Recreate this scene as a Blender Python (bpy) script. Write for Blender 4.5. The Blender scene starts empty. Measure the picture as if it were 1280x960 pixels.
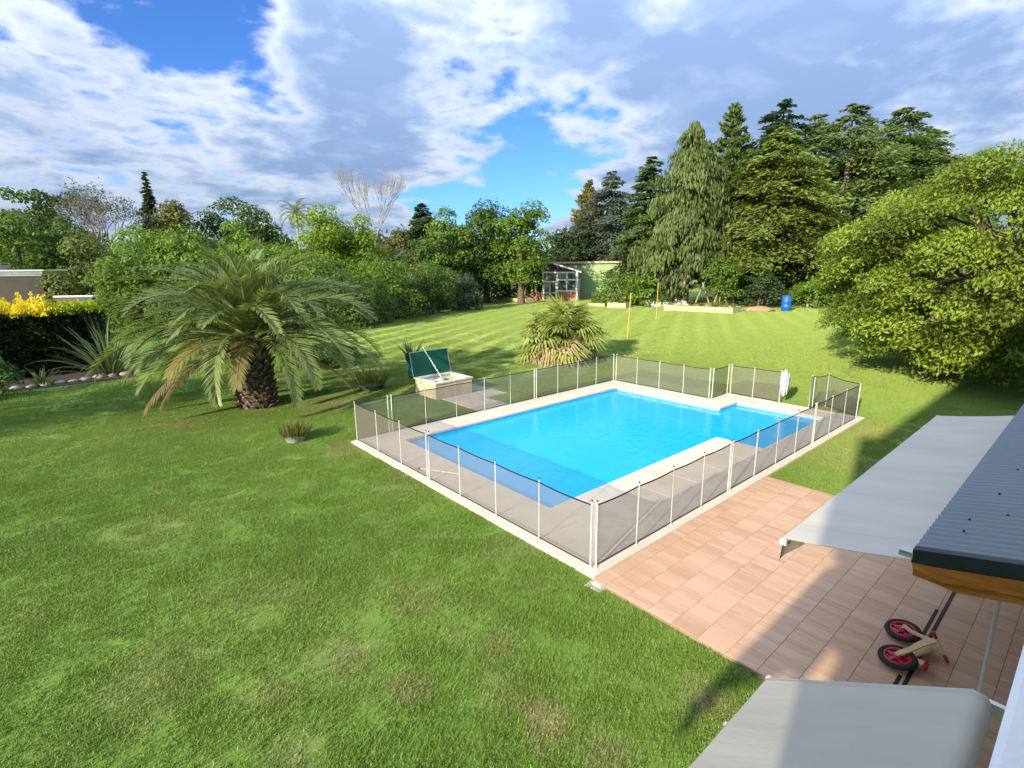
import bpy, math, random
import numpy as np
from mathutils import Matrix, Vector

# ------------------------------------------------------------------ camera, world, sun, exposure
scene = bpy.context.scene
COL = scene.collection
cam_data = bpy.data.cameras.new("camera")
cam = bpy.data.objects.new("camera", cam_data)
COL.objects.link(cam)
cam_data.sensor_fit = 'HORIZONTAL'
cam_data.sensor_width = 36.0
cam_data.lens = 656.19 / 1280.0 * 36.0
cam_data.clip_start = 0.05
cam_data.clip_end = 6000.0
_r = Vector((0.75553066, -0.65502277, -0.01088964))
_u = Vector((0.15163064, 0.15867765, 0.97561752))
_f = Vector((0.63732375, 0.73876016, -0.21920735))
cam.matrix_world = Matrix(((_r.x, _u.x, -_f.x, -6.1847), (_r.y, _u.y, -_f.y, -5.1323),
                           (_r.z, _u.z, -_f.z, 4.9999), (0, 0, 0, 1)))
scene.camera = cam

scene.view_settings.view_transform = 'Standard'
scene.view_settings.look = 'None'
scene.view_settings.exposure = 2.15
scene.view_settings.gamma = 1.0
scene.render.film_transparent = False

SUN_EL = math.radians(21.0)
SUN_AZ = math.atan2(-0.24, -1.0)                 # direction towards the sun, in the ground plane
sun_dir = Vector((math.cos(SUN_EL) * math.cos(SUN_AZ), math.cos(SUN_EL) * math.sin(SUN_AZ), math.sin(SUN_EL)))
sd = bpy.data.lights.new("sun", 'SUN')
sd.energy = 2.1
sd.angle = math.radians(1.0)
sd.color = (1.0, 0.87, 0.66)
sun = bpy.data.objects.new("sun", sd)
sun.rotation_euler = sun_dir.to_track_quat('Z', 'Y').to_euler()
sun.location = (-30, -8, 20)
COL.objects.link(sun)


class NT:
    """small helper round a node tree"""
    def __init__(s, tree):
        s.t = tree; s.n = tree.nodes; s.l = tree.links
    def node(s, typ, **kw):
        nd = s.n.new(typ)
        for k, v in kw.items():
            setattr(nd, k, v)
        return nd
    def put(s, sock, val):
        if val is None:
            return
        if hasattr(val, 'is_linked') or hasattr(val, 'links'):
            s.l.new(val, sock)
        else:
            if hasattr(sock.default_value, '__len__') and not hasattr(val, '__len__'):
                val = (val, val, val, 1.0)[:len(sock.default_value)]
            elif hasattr(val, '__len__') and len(val) == 3 and len(sock.default_value) == 4:
                val = (*val, 1.0)
            sock.default_value = val
    def math(s, op, a, b=None, c=None, clamp=False):
        nd = s.node('ShaderNodeMath', operation=op, use_clamp=clamp)
        s.put(nd.inputs[0], a); s.put(nd.inputs[1], b); s.put(nd.inputs[2], c)
        return nd.outputs[0]
    def vmath(s, op, a, b=None):
        nd = s.node('ShaderNodeVectorMath', operation=op)
        s.put(nd.inputs[0], a); s.put(nd.inputs[1], b)
        return nd.outputs['Value'] if op in ('DOT_PRODUCT', 'LENGTH', 'DISTANCE') else nd.outputs[0]
    def mix(s, fac, a, b, blend='MIX'):
        nd = s.node('ShaderNodeMix', data_type='RGBA', blend_type=blend)
        s.put(nd.inputs[0], fac); s.put(nd.inputs[6], a); s.put(nd.inputs[7], b)
        return nd.outputs[2]
    def noise(s, vec, scale, detail=3.0, rough=0.55, dist=0.0):
        nd = s.node('ShaderNodeTexNoise')
        s.put(nd.inputs['Vector'], vec)
        nd.inputs['Scale'].default_value = scale; nd.inputs['Detail'].default_value = detail
        nd.inputs['Roughness'].default_value = rough; nd.inputs['Distortion'].default_value = dist
        return nd.outputs[0]
    def rng(s, v, a, b, c=0.0, d=1.0, smooth=True):
        nd = s.node('ShaderNodeMapRange', interpolation_type='SMOOTHSTEP' if smooth else 'LINEAR')
        s.put(nd.inputs[0], v); s.put(nd.inputs[1], a); s.put(nd.inputs[2], b)
        s.put(nd.inputs[3], c); s.put(nd.inputs[4], d)
        return nd.outputs[0]
    def ramp(s, v, stops):
        nd = s.node('ShaderNodeValToRGB')
        e = nd.color_ramp.elements
        while len(e) < len(stops):
            e.new(0.5)
        for i, (p, c) in enumerate(stops):
            e[i].position = p; e[i].color = (*c, 1.0)
        s.put(nd.inputs[0], v)
        return nd.outputs[0]
    def scale(s, vec, xyz):
        nd = s.node('ShaderNodeMapping')
        s.put(nd.inputs[0], vec)
        nd.inputs['Scale'].default_value = xyz
        return nd.outputs[0]


# ---- sky: physical sky with a broken cloud layer
world = bpy.data.worlds.new("World")
scene.world = world
world.use_nodes = True
w = NT(world.node_tree)
w.n.clear()
sky = w.node('ShaderNodeTexSky', sky_type='NISHITA')
sky.sun_disc = False
sky.sun_elevation = SUN_EL
sky.sun_rotation = math.atan2(sun_dir.x, sun_dir.y)
sky.air_density = 1.0; sky.dust_density = 0.4; sky.ozone_density = 2.5
tc = w.node('ShaderNodeTexCoord').outputs['Generated']
sep = w.node('ShaderNodeSeparateXYZ'); w.put(sep.inputs[0], tc)
zz = w.math('ADD', w.math('MAXIMUM', sep.outputs[2], 0.0), 0.20)
cv = w.node('ShaderNodeCombineXYZ')
w.put(cv.inputs[0], w.math('DIVIDE', sep.outputs[0], zz)); w.put(cv.inputs[1], w.math('DIVIDE', sep.outputs[1], zz))
cvec = cv.outputs[0]
n_big = w.noise(cvec, 1.35, 4.0, 0.5, 0.5)
n_fine = w.noise(w.scale(cvec, (1.0, 1.0, 1.0)), 4.2, 10.0, 0.58, 0.2)
n_shade = w.noise(cvec, 3.0, 8.0, 0.58, 0.4)
dens = w.math('ADD', w.math('MULTIPLY', n_big, 0.42), w.math('MULTIPLY', n_fine, 0.68))
# where the cloud cover opens (blue) or thickens, as (direction, cosine radius, weight)
for d, c0, wt in (((0.624, 0.747, 0.231), 0.972, -0.21), ((0.70, 0.67, 0.24), 0.985, -0.10),
                  ((0.33, 0.885, 0.325), 0.988, -0.11), ((0.22, 0.915, 0.335), 0.990, -0.10), ((0.10, 0.93, 0.352), 0.985, -0.09),
                  ((0.141, 0.962, 0.232), 0.96, 0.09), ((0.406, 0.889, 0.213), 0.975, 0.09),
                  ((0.535, 0.764, 0.40), 0.96, 0.22), ((0.84, 0.50, 0.26), 0.95, 0.14),
                  ((0.899, 0.321, 0.297), 0.94, 0.17)):
    dp = w.vmath('DOT_PRODUCT', tc, d)
    dens = w.math('ADD', dens, w.rng(dp, c0, 1.0, 0.0, wt))
# low down the layers are seen edge on and close up
low = w.rng(sep.outputs[2], 0.04, 0.17, 0.06, 0.0)
dens = w.math('ADD', dens, low)
up = sep.outputs[2]
dens = w.math('ADD', dens, w.rng(up, 0.42, 0.75, 0.0, 0.2))          # extra cloud added overhead, above the view, to raise the fill light
cover = w.rng(dens, 0.475, 0.62)
thick = w.rng(dens, 0.56, 0.80)
thick = w.math('MULTIPLY', thick, w.rng(up, 0.42, 0.75, 1.0, 0.3))  # the added overhead cloud is kept thin and bright for more fill
thick = w.math('MULTIPLY_ADD', w.math('SUBTRACT', n_shade, 0.5), 1.5, thick, clamp=True)
cloud_col = w.ramp(thick, [(0.0, (0.215, 0.235, 0.27)), (0.25, (0.175, 0.20, 0.25)), (0.55, (0.13, 0.166, 0.232)), (0.85, (0.10, 0.138, 0.21)), (1.0, (0.085, 0.122, 0.195))])
bg1 = w.node('ShaderNodeBackground'); w.put(bg1.inputs[0], w.mix(1.0, sky.outputs[0], (0.38, 0.66, 1.15), 'MULTIPLY')); bg1.inputs[1].default_value = 0.045
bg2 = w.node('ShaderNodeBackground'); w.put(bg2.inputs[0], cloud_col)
w.put(bg2.inputs[1], w.math('MULTIPLY_ADD', w.math('MAXIMUM', sep.outputs[2], 0.0), 1.30, 0.585))   # cloud brightened towards the unseen zenith to lift light in the shade
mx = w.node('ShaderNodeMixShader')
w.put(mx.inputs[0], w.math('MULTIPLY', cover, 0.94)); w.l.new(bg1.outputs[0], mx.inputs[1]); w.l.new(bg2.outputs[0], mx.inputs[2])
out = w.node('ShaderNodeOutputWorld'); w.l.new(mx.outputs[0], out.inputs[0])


# ------------------------------------------------------------------ materials
def new_mat(name):
    m = bpy.data.materials.new(name); m.use_nodes = True
    nt = NT(m.node_tree); nt.n.clear()
    return m, nt

def finish(nt, shader):
    o = nt.node('ShaderNodeOutputMaterial'); nt.l.new(shader, o.inputs['Surface'])

def principled(nt, color, rough=0.6, metal=0.0, spec=0.5, bump=None, bstr=0.3, bdist=0.01):
    b = nt.node('ShaderNodeBsdfPrincipled')
    nt.put(b.inputs['Base Color'], color); nt.put(b.inputs['Roughness'], rough)
    nt.put(b.inputs['Metallic'], metal); nt.put(b.inputs['Specular IOR Level'], spec)
    if bump is not None:
        bp = nt.node('ShaderNodeBump'); bp.inputs['Strength'].default_value = bstr; bp.inputs['Distance'].default_value = bdist
        nt.put(bp.inputs['Height'], bump); nt.l.new(bp.outputs[0], b.inputs['Normal'])
    return b.outputs[0]

def worn(name, col, rough=0.6, metal=0.0, var=0.18, scale=6.0, spec=0.4, bstr=0.15, bscale=None, bdist=0.01):
    """plain painted / cast material with uneven tone and fine relief"""
    m, nt = new_mat(name)
    pos = nt.node('ShaderNodeNewGeometry').outputs['Position']
    n1 = nt.noise(pos, scale, 6.0, 0.6); n2 = nt.noise(pos, scale * 0.17, 3.0)
    v = nt.math('ADD', nt.math('MULTIPLY', n1, 0.6), nt.math('MULTIPLY', n2, 0.4))
    dark = tuple(c * (1 - var) for c in col); light = tuple(min(1, c * (1 + var)) for c in col)
    c = nt.mix(nt.rng(v, 0.3, 0.7), dark, light)
    r = nt.rng(n1, 0.3, 0.7, max(0.02, rough - 0.08), min(1, rough + 0.08))
    bn = nt.noise(pos, bscale or scale * 8, 4.0)
    finish(nt, principled(nt, c, r, metal, spec, bn, bstr, bdist))
    return m

def leaf_mat(name, dark, mid, light, trans=0.38, rough=0.55):
    m, nt = new_mat(name)
    at = nt.node('ShaderNodeAttribute', attribute_name='tint').outputs['Fac']
    c = nt.ramp(at, [(0.0, dark), (0.5, mid), (1.0, light)])
    b = principled(nt, c, rough, 0.0, 0.25)
    tr = nt.node('ShaderNodeBsdfTranslucent')
    nt.put(tr.inputs[0], nt.mix(1.0, c, (1.25, 1.25, 0.6), 'MULTIPLY'))
    mx_ = nt.node('ShaderNodeMixShader'); mx_.inputs[0].default_value = trans
    nt.l.new(b, mx_.inputs[1]); nt.l.new(tr.outputs[0], mx_.inputs[2])
    finish(nt, mx_.outputs[0])
    return m

M = {}
def lm(key, mid, spread=0.5, hue=(1.0, 1.0, 1.0), **kw):
    d = tuple(c * (1 - spread) for c in mid)
    l = tuple(min(1, c * (1 + spread) * h) for c, h in zip(mid, hue))
    M[key] = leaf_mat('leaf_' + key, d, mid, l, **kw)

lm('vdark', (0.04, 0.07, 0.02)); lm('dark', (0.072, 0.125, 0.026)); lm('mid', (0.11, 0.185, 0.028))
lm('mid2', (0.11, 0.185, 0.022)); lm('fresh', (0.135, 0.23, 0.03)); lm('bright', (0.165, 0.255, 0.02))
lm('olive', (0.12, 0.155, 0.04)); lm('brown', (0.13, 0.135, 0.035)); lm('grey', (0.11, 0.115, 0.075))
lm('grey2', (0.085, 0.11, 0.065)); lm('lime', (0.17, 0.235, 0.03), 0.6)
lm('cgreen', (0.11, 0.165, 0.046)); lm('cgreen2', (0.145, 0.20, 0.064)); lm('cdark', (0.055, 0.092, 0.036))
lm('cweep', (0.12, 0.165, 0.048)); lm('cyellow', (0.165, 0.22, 0.048)); lm('cblue', (0.12, 0.16, 0.125))
lm('tan', (0.20, 0.18, 0.06)); lm('gold', (0.72, 0.60, 0.04), 0.25); lm('limehedge', (0.30, 0.36, 0.02), 0.35)
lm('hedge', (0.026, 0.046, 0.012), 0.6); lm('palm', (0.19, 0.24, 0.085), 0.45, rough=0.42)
lm('palm_old', (0.22, 0.20, 0.06), 0.3); lm('palm_dead', (0.27, 0.19, 0.11), 0.35)
lm('fan', (0.25, 0.30, 0.075), 0.5); lm('fan_dead', (0.42, 0.33, 0.19), 0.4)
lm('flax', (0.10, 0.135, 0.07), 0.45, rough=0.4); lm('potplant', (0.13, 0.15, 0.04), 0.5)

def bark_mat(name, a, b, scale=5.0):
    m, nt = new_mat(name)
    pos = nt.node('ShaderNodeNewGeometry').outputs['Position']
    v = nt.noise(nt.scale(pos, (3.0, 3.0, 0.6)), scale, 8.0, 0.65)
    finish(nt, principled(nt, nt.mix(nt.rng(v, 0.35, 0.65), a, b), 0.9, 0, 0.2, v, 0.8, 0.05))
    return m
M['bark'] = bark_mat('bark', (0.06, 0.045, 0.032), (0.19, 0.15, 0.11))
M['bark_pale'] = bark_mat('bark_pale', (0.17, 0.14, 0.11), (0.42, 0.36, 0.30))
M['twig'] = bark_mat('twig', (0.16, 0.14, 0.12), (0.42, 0.38, 0.34))
M['palm_bark'] = bark_mat('palm_bark', (0.03, 0.022, 0.017), (0.13, 0.09, 0.065), 8.0)
M['boot'] = bark_mat('palm_boot', (0.07, 0.045, 0.03), (0.34, 0.25, 0.18), 3.0)

def grass_color(nt):
    pos = nt.node('ShaderNodeNewGeometry').outputs['Position']
    flat = nt.scale(pos, (1.0, 1.0, 0.0))
    n_l = nt.noise(flat, 0.16, 4.0, 0.55, 0.4)
    n_m = nt.noise(flat, 0.9, 5.0, 0.6, 0.3)
    n_s = nt.noise(flat, 9.0, 4.0, 0.65)
    c = nt.mix(nt.rng(n_l, 0.35, 0.65), (0.122, 0.222, 0.033), (0.162, 0.265, 0.045))
    c = nt.mix(nt.math('MULTIPLY', nt.rng(n_m, 0.50, 0.72), 0.5), c, (0.235, 0.275, 0.085))
    c = nt.mix(nt.math('MULTIPLY', nt.rng(n_s, 0.42, 0.68), 0.30), c, (0.18, 0.245, 0.05))
    # mowing passes, two directions, broken up
    sp = nt.node('ShaderNodeSeparateXYZ'); nt.put(sp.inputs[0], flat)
    far = nt.rng(sp.outputs[1], 9.0, 16.0)
    rot = nt.node('ShaderNodeMapping'); nt.put(rot.inputs[0], flat); rot.inputs['Rotation'].default_value = (0, 0, math.radians(12))
    st1 = nt.noise(nt.scale(rot.outputs[0], (0.22, 1.5, 1.0)), 1.0, 4.0, 0.6, 0.5)
    st2 = nt.noise(nt.scale(rot.outputs[0], (1.5, 0.16, 1.0)), 1.0, 4.0, 0.6, 0.5)
    sr = nt.node('ShaderNodeSeparateXYZ'); nt.put(sr.inputs[0], rot.outputs[0])
    lines = nt.math('SINE', nt.math('MULTIPLY_ADD', nt.math('SUBTRACT', nt.math('MULTIPLY', sp.outputs[1], 0.866), nt.math('MULTIPLY', sp.outputs[0], 0.5)), 3.3, nt.math('MULTIPLY', st2, 3.0)))
    st = nt.math('MAXIMUM', nt.rng(st1, 0.48, 0.70), nt.math('MULTIPLY', nt.rng(st2, 0.50, 0.72), 0.8))
    st = nt.math('MULTIPLY_ADD', nt.math('MULTIPLY', nt.rng(lines, -0.2, 1.0), nt.math('MULTIPLY', nt.rng(sp.outputs[0], 2.0, 14.0), nt.rng(n_m, 0.2, 0.5))), 0.62, nt.math('MULTIPLY', st, 0.72))
    c = nt.mix(nt.math('MULTIPLY', st, nt.math('MULTIPLY', nt.rng(sp.outputs[0], -2.0, 12.0, 0.15, 1.0), nt.math('MULTIPLY_ADD', far, 0.78, 0.10))), c, (0.52, 0.58, 0.22))
    # the open end of the garden is paler and yellower
    c = nt.mix(nt.math('MULTIPLY', nt.rng(sp.outputs[0], 4.0, 26.0), 0.80), c, (0.27, 0.37, 0.085))
    # worn, dried out spots
    for (x, y, r, k) in ((-3.97, 0.93, 0.55, .8), (-2.72, -1.73, 0.35, .95), (-2.55, -1.5, 0.30, .8), (-1.11, -2.65, 0.42, .95), (-2.5, -2.3, 0.40, .8),
                         (-2.47, 1.35, 0.6, .55), (-2.31, -0.24, 0.40, .6), (-3.6, -0.12, 0.35, .7), (-2.72, -0.9, 0.4, .5),
                         (-5.9, 2.1, 0.9, .45), (-4.3, 3.1, 0.9, .4), (-5.2, 6.9, 1.2, .3), (1.2, 14.2, 1.7, .85), (-3.6, 15.2, 1.5, .55),
                         (-0.45, 8.6, 0.9, .75), (-0.6, 5.5, 0.8, .45), (-0.5, 1.5, 0.7, .45), (9.0, -0.55, 1.6, .5), (12.0, -0.5, 1.4, .7),
                         (-4.9, 0.9, 0.5, .5), (-5.0, -0.1, .45, .5), (56.0, 22.0, 3.5, .8), (-6.5, 26.0, 1.4, .5)):
        dd = nt.vmath('DISTANCE', flat, (x, y, 0.0))
        msk = nt.rng(nt.math('ADD', nt.math('DIVIDE', dd, r), nt.math('MULTIPLY_ADD', n_m, 2.6, -1.3)), 0.15, 1.15, k * .62, 0.0)
        msk = nt.math('MULTIPLY', msk, nt.rng(n_s, 0.25, 0.6, 0.35, 1.0))
        c = nt.mix(msk, c, (0.30, 0.235, 0.13))
    return c, n_s, n_m, pos

m, nt = new_mat('lawn_grass')
c, n_s, n_m, pos = grass_color(nt)
n_f = nt.noise(nt.scale(pos, (1, 1, 0)), 38.0, 5.0, 0.7)
c = nt.mix(nt.rng(n_f, 0.3, 0.7, 0.0, 0.5), c, nt.mix(1.0, c, (0.45, 0.5, 0.35), 'MULTIPLY'))
h = nt.math('ADD', nt.math('MULTIPLY', n_s, 0.6), nt.math('MULTIPLY', n_f, 0.5))
finish(nt, principled(nt, c, 0.9, 0, 0.15, h, 0.7, 0.06))
M['lawn'] = m
m, nt = new_mat('grass_blade')
c, n_s, n_m, pos = grass_color(nt)
rnd = nt.node('ShaderNodeNewGeometry').outputs['Random Per Island']
c = nt.mix(nt.math('MULTIPLY', rnd, 0.5), c, nt.mix(1.0, c, (1.6, 1.45, 1.3), 'MULTIPLY'))
b = principled(nt, c, 0.6, 0, 0.25)
tr = nt.node('ShaderNodeBsdfTranslucent'); nt.put(tr.inputs[0], c)
mx_ = nt.node('ShaderNodeMixShader'); mx_.inputs[0].default_value = 0.25
nt.l.new(b, mx_.inputs[1]); nt.l.new(tr.outputs[0], mx_.inputs[2]); finish(nt, mx_.outputs[0])
M['blade'] = m

# wood-print porcelain tile: grain and strips along Y, each tile its own tone
m, nt = new_mat('wood_print_tile')
tcn = nt.node('ShaderNodeTexCoord').outputs['Object']
rnd = nt.node('ShaderNodeObjectInfo').outputs['Random']
off = nt.node('ShaderNodeVectorMath', operation='ADD'); nt.put(off.inputs[0], tcn)
cmb = nt.node('ShaderNodeCombineXYZ'); nt.put(cmb.inputs[0], nt.math('MULTIPLY', rnd, 37.0)); nt.put(cmb.inputs[1], nt.math('MULTIPLY', rnd, 91.0)); nt.l.new(cmb.outputs[0], off.inputs[1])
sp = nt.node('ShaderNodeSeparateXYZ'); nt.put(sp.inputs[0], tcn)
strip = nt.math('FLOOR', nt.math('MULTIPLY', nt.math('ADD', sp.outputs[0], 0.5), 7.4))
wn = nt.node('ShaderNodeTexWhiteNoise', noise_dimensions='2D')
cmb2 = nt.node('ShaderNodeCombineXYZ'); nt.put(cmb2.inputs[0], nt.math('MULTIPLY', rnd, 61.0)); nt.put(cmb2.inputs[1], strip); nt.l.new(cmb2.outputs[0], wn.inputs['Vector'])
grain = nt.noise(nt.scale(off.outputs[0], (22.0, 1.6, 1.0)), 1.6, 6.0, 0.65, 0.5)
fine = nt.noise(nt.scale(off.outputs[0], (90.0, 5.0, 1.0)), 1.0, 3.0)
base = nt.ramp(nt.math('ADD', nt.math('MULTIPLY', wn.outputs['Value'], 0.45), nt.math('MULTIPLY', rnd, 0.4)), [(0.0, (0.44, 0.265, 0.165)), (0.45, (0.51, 0.325, 0.205)), (0.9, (0.58, 0.39, 0.26))])
c = nt.mix(nt.rng(grain, 0.38, 0.66, 0.0, 0.42), base, nt.mix(1.0, base, (0.78, 0.72, 0.68), 'MULTIPLY'))
c = nt.mix(nt.rng(fine, 0.5, 0.75, 0.0, 0.3), c, nt.mix(1.0, c, (1.35, 1.3, 1.25), 'MULTIPLY'))
finish(nt, principled(nt, c, nt.rng(grain, 0.3, 0.7, 0.38, 0.55), 0, 0.45, grain, 0.12, 0.004))
M['tile'] = m

def slab_mat():
    m, nt = new_mat('deck_concrete')
    pos = nt.node('ShaderNodeNewGeometry').outputs['Position']
    rnd = nt.node('ShaderNodeObjectInfo').outputs['Random']
    n1 = nt.noise(pos, 1.3, 5.0, 0.6); n2 = nt.noise(pos, 14.0, 5.0, 0.65); n3 = nt.noise(pos, 60.0, 3.0)
    c = nt.mix(nt.rng(n1, 0.35, 0.7), (0.66, 0.57, 0.46), (0.56, 0.485, 0.39))
    c = nt.mix(nt.rng(n2, 0.5, 0.8, 0.0, 0.45), c, (0.42, 0.36, 0.29))
    n4 = nt.noise(pos, 3.6, 6.0, 0.7)
    c = nt.mix(nt.rng(n4, 0.54, 0.72, 0.0, 0.4), c, (0.36, 0.31, 0.25))
    c = nt.mix(nt.math('MULTIPLY', rnd, 0.22), c, (0.48, 0.42, 0.35))
    finish(nt, principled(nt, c, 0.8, 0, 0.25, n3, 0.25, 0.006))
    return m
M['deck'] = slab_mat()
M['concrete'] = worn('path_concrete', (0.42, 0.37, 0.31), 0.85, var=0.25, scale=3.0)
M['grout'] = worn('grout', (0.27, 0.18, 0.125), 0.95, scale=9)
M['white_metal'] = worn('white_powder_coat', (0.48, 0.475, 0.45), 0.4, 0.0, 0.06, 3.0)
M['alu'] = worn('aluminium', (0.55, 0.56, 0.56), 0.35, 0.85, 0.08, 3.0)
M['black'] = worn('black_plastic', (0.02, 0.02, 0.022), 0.5, 0.0, 0.2)
M['hem'] = worn('black_webbing', (0.015, 0.014, 0.016), 0.8, 0.0, 0.2)

m, nt = new_mat('pool_mesh')       # fine dark net, half open
d = nt.node('ShaderNodeBsdfDiffuse'); d.inputs[0].default_value = (0.145, 0.135, 0.122, 1)
t = nt.node('ShaderNodeBsdfTransparent')
mx_ = nt.node('ShaderNodeMixShader'); mx_.inputs[0].default_value = 0.51
nt.l.new(t.outputs[0], mx_.inputs[1]); nt.l.new(d.outputs[0], mx_.inputs[2]); finish(nt, mx_.outputs[0])
M['net'] = m

m, nt = new_mat('pool_water')
pos = nt.node('ShaderNodeNewGeometry').outputs['Position']
n1 = nt.noise(pos, 2.2, 4.0, 0.5, 0.8); n2 = nt.noise(pos, 7.5, 3.0, 0.5, 0.6)
bp = nt.node('ShaderNodeBump'); bp.inputs['Strength'].default_value = 0.16; bp.inputs['Distance'].default_value = 0.12
nt.put(bp.inputs['Height'], nt.math('ADD', n1, nt.math('MULTIPLY', n2, 0.3)))
gl = nt.node('ShaderNodeBsdfGlossy'); gl.inputs['Roughness'].default_value = 0.015; gl.inputs[0].default_value = (1, 1, 1, 1); nt.l.new(bp.outputs[0], gl.inputs['Normal'])
tt = nt.node('ShaderNodeBsdfTransparent'); tt.inputs[0].default_value = (0.85, 0.98, 1.0, 1)
fr = nt.node('ShaderNodeFresnel'); fr.inputs['IOR'].default_value = 1.33; nt.l.new(bp.outputs[0], fr.inputs['Normal'])
mx_ = nt.node('ShaderNodeMixShader'); sc = nt.node('ShaderNodeBsdfDiffuse'); sc.inputs[0].default_value = (0.0, 0.50, 0.95, 1)      # light scattered back by the water itself
m2 = nt.node('ShaderNodeMixShader'); m2.inputs[0].default_value = 0.74; nt.l.new(tt.outputs[0], m2.inputs[1]); nt.l.new(sc.outputs[0], m2.inputs[2])
nt.l.new(fr.outputs[0], mx_.inputs[0]); nt.l.new(m2.outputs[0], mx_.inputs[1]); nt.l.new(gl.outputs[0], mx_.inputs[2])
finish(nt, mx_.outputs[0])
M['water'] = m
m, nt = new_mat('pool_liner')
pos = nt.node('ShaderNodeNewGeometry').outputs['Position']
n1 = nt.noise(pos, 0.8, 3.0)
c = nt.mix(nt.rng(n1, 0.3, 0.7), (0.0, 0.60, 0.95), (0.0, 0.66, 0.97))
finish(nt, principled(nt, c, 0.6, 0, 0.2))
M['liner'] = m
M['liner_pale'] = worn('pale_waterline', (0.42, 0.62, 0.72), 0.5, 0, 0.08)

def fabric(name, col, stripes=0.0):
    m, nt = new_mat(name)
    pos = nt.node('ShaderNodeNewGeometry').outputs['Position']
    n1 = nt.noise(nt.scale(pos, (1.0, 0.25, 0.25)), 3.0, 4.0, 0.6); n2 = nt.noise(pos, 120.0, 2.0)
    c = nt.mix(nt.rng(n1, 0.3, 0.7), tuple(x * 0.94 for x in col), tuple(min(1, x * 1.04) for x in col))
    sp_ = nt.node('ShaderNodeSeparateXYZ'); nt.put(sp_.inputs[0], pos)
    seam = nt.math('ABSOLUTE', nt.math('SUBTRACT', nt.math('FRACT', nt.math('MULTIPLY', sp_.outputs[0], 0.83)), 0.5))
    seam = nt.rng(seam, 0.008, 0.014, 1.0, 0.0)
    c = nt.mix(nt.math('MULTIPLY', seam, 0.22), c, tuple(x * 0.7 for x in col))
    n3 = nt.noise(nt.scale(pos, (1.0, 0.35, 1.0)), 1.1, 6.0, 0.65)
    c = nt.mix(nt.rng(n3, 0.52, 0.75, 0.0, 0.35), c, tuple(x * 0.72 for x in col))
    b = principled(nt, c, 0.85, 0, 0.2, nt.math('ADD', nt.math('ADD', n1, nt.math('MULTIPLY', n2, 0.2)), nt.math('MULTIPLY', seam, 0.3)), 0.3, 0.03)
    tr = nt.node('ShaderNodeBsdfTranslucent'); nt.put(tr.inputs[0], c)
    mx_ = nt.node('ShaderNodeMixShader'); mx_.inputs[0].default_value = 0.15
    nt.l.new(b, mx_.inputs[1]); nt.l.new(tr.outputs[0], mx_.inputs[2]); finish(nt, mx_.outputs[0])
    return m
M['awning'] = fabric('awning_fabric', (0.58, 0.55, 0.49))
M['awning2'] = fabric('awning_fabric_grey', (0.46, 0.43, 0.37))
M['valance'] = fabric('valance_fabric', (0.30, 0.27, 0.23))
M['cover'] = fabric('cover_fabric', (0.42, 0.49, 0.58))
M['roof'] = worn('slate_blue_roof_sheet', (0.125, 0.162, 0.19), 0.42, 0.0, 0.12, 1.5, 0.5, 0.08, 20)
M['roof_trim'] = worn('dark_roof_trim', (0.012, 0.017, 0.022), 0.4, 0, 0.15, 3)
M['slate'] = worn('slate_roof', (0.12, 0.125, 0.15), 0.7, 0, 0.2, 4)

m, nt = new_mat('varnished_wood')
pos = nt.node('ShaderNodeNewGeometry').outputs['Position']
v = nt.noise(nt.scale(pos, (10.0, 1.1, 10.0)), 1.6, 7.0, 0.6, 0.8)
n2 = nt.noise(pos, 3.0, 2.0)
c = nt.ramp(v, [(0.25, (0.13, 0.035, 0.007)), (0.5, (0.36, 0.115, 0.016)), (0.75, (0.52, 0.20, 0.03))])
c = nt.mix(nt.rng(n2, 0.55, 0.75, 0, 0.6), c, (0.16, 0.05, 0.012))
finish(nt, principled(nt, c, 0.35, 0, 0.5, v, 0.1, 0.01)); M['varnish'] = m
M['wall_white'] = worn('white_render', (0.74, 0.75, 0.77), 0.85, 0, 0.05, 3.0, 0.2, 0.3, 40, 0.01)
M['house_wall'] = worn('house_render', (0.70, 0.68, 0.64), 0.9, 0, 0.06, 2.0)
M['grey_wall'] = worn('grey_beige_wall', (0.075, 0.064, 0.058), 0.9, 0, 0.25, 0.8)
M['cream'] = worn('cream_render', (0.46, 0.40, 0.26), 0.85, 0, 0.2, 3.0)
M['box_green'] = worn('dark_green_paint', (0.004, 0.075, 0.045), 0.4, 0.1, 0.2, 3.0)
M['box_inside'] = worn('pale_box_inside', (0.45, 0.47, 0.42), 0.8, 0, 0.25, 4)
M['shed_green'] = worn('pale_green_wall', (0.28, 0.38, 0.18), 0.85, 0, 0.15, 1.2)
M['shed_roof'] = worn('brown_roof', (0.13, 0.10, 0.065), 0.85, 0, 0.25, 1.2)
M['white_paint'] = worn('white_paint', (0.74, 0.72, 0.66), 0.55, 0, 0.06, 3)
M['dark_board'] = worn('dark_gable_board', (0.05, 0.04, 0.032), 0.8, 0, 0.3, 3)
m, nt = new_mat('window_glass')
pos = nt.node('ShaderNodeNewGeometry').outputs['Position']
finish(nt, principled(nt, nt.mix(nt.rng(nt.noise(pos, 1.2, 3.0), 0.35, 0.65), (0.035, 0.045, 0.04), (0.16, 0.17, 0.155)), 0.08, 0, 0.6)); M['glass'] = m
m, nt = new_mat('brick_wall')
gen = nt.node('ShaderNodeTexCoord').outputs['Object']
br = nt.node('ShaderNodeTexBrick'); nt.put(br.inputs['Vector'], nt.scale(gen, (1, 1, 1)))
mp = nt.node('ShaderNodeMapping'); nt.put(mp.inputs[0], gen); mp.inputs['Rotation'].default_value = (math.radians(90), 0, 0); nt.l.new(mp.outputs[0], br.inputs['Vector'])
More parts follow.
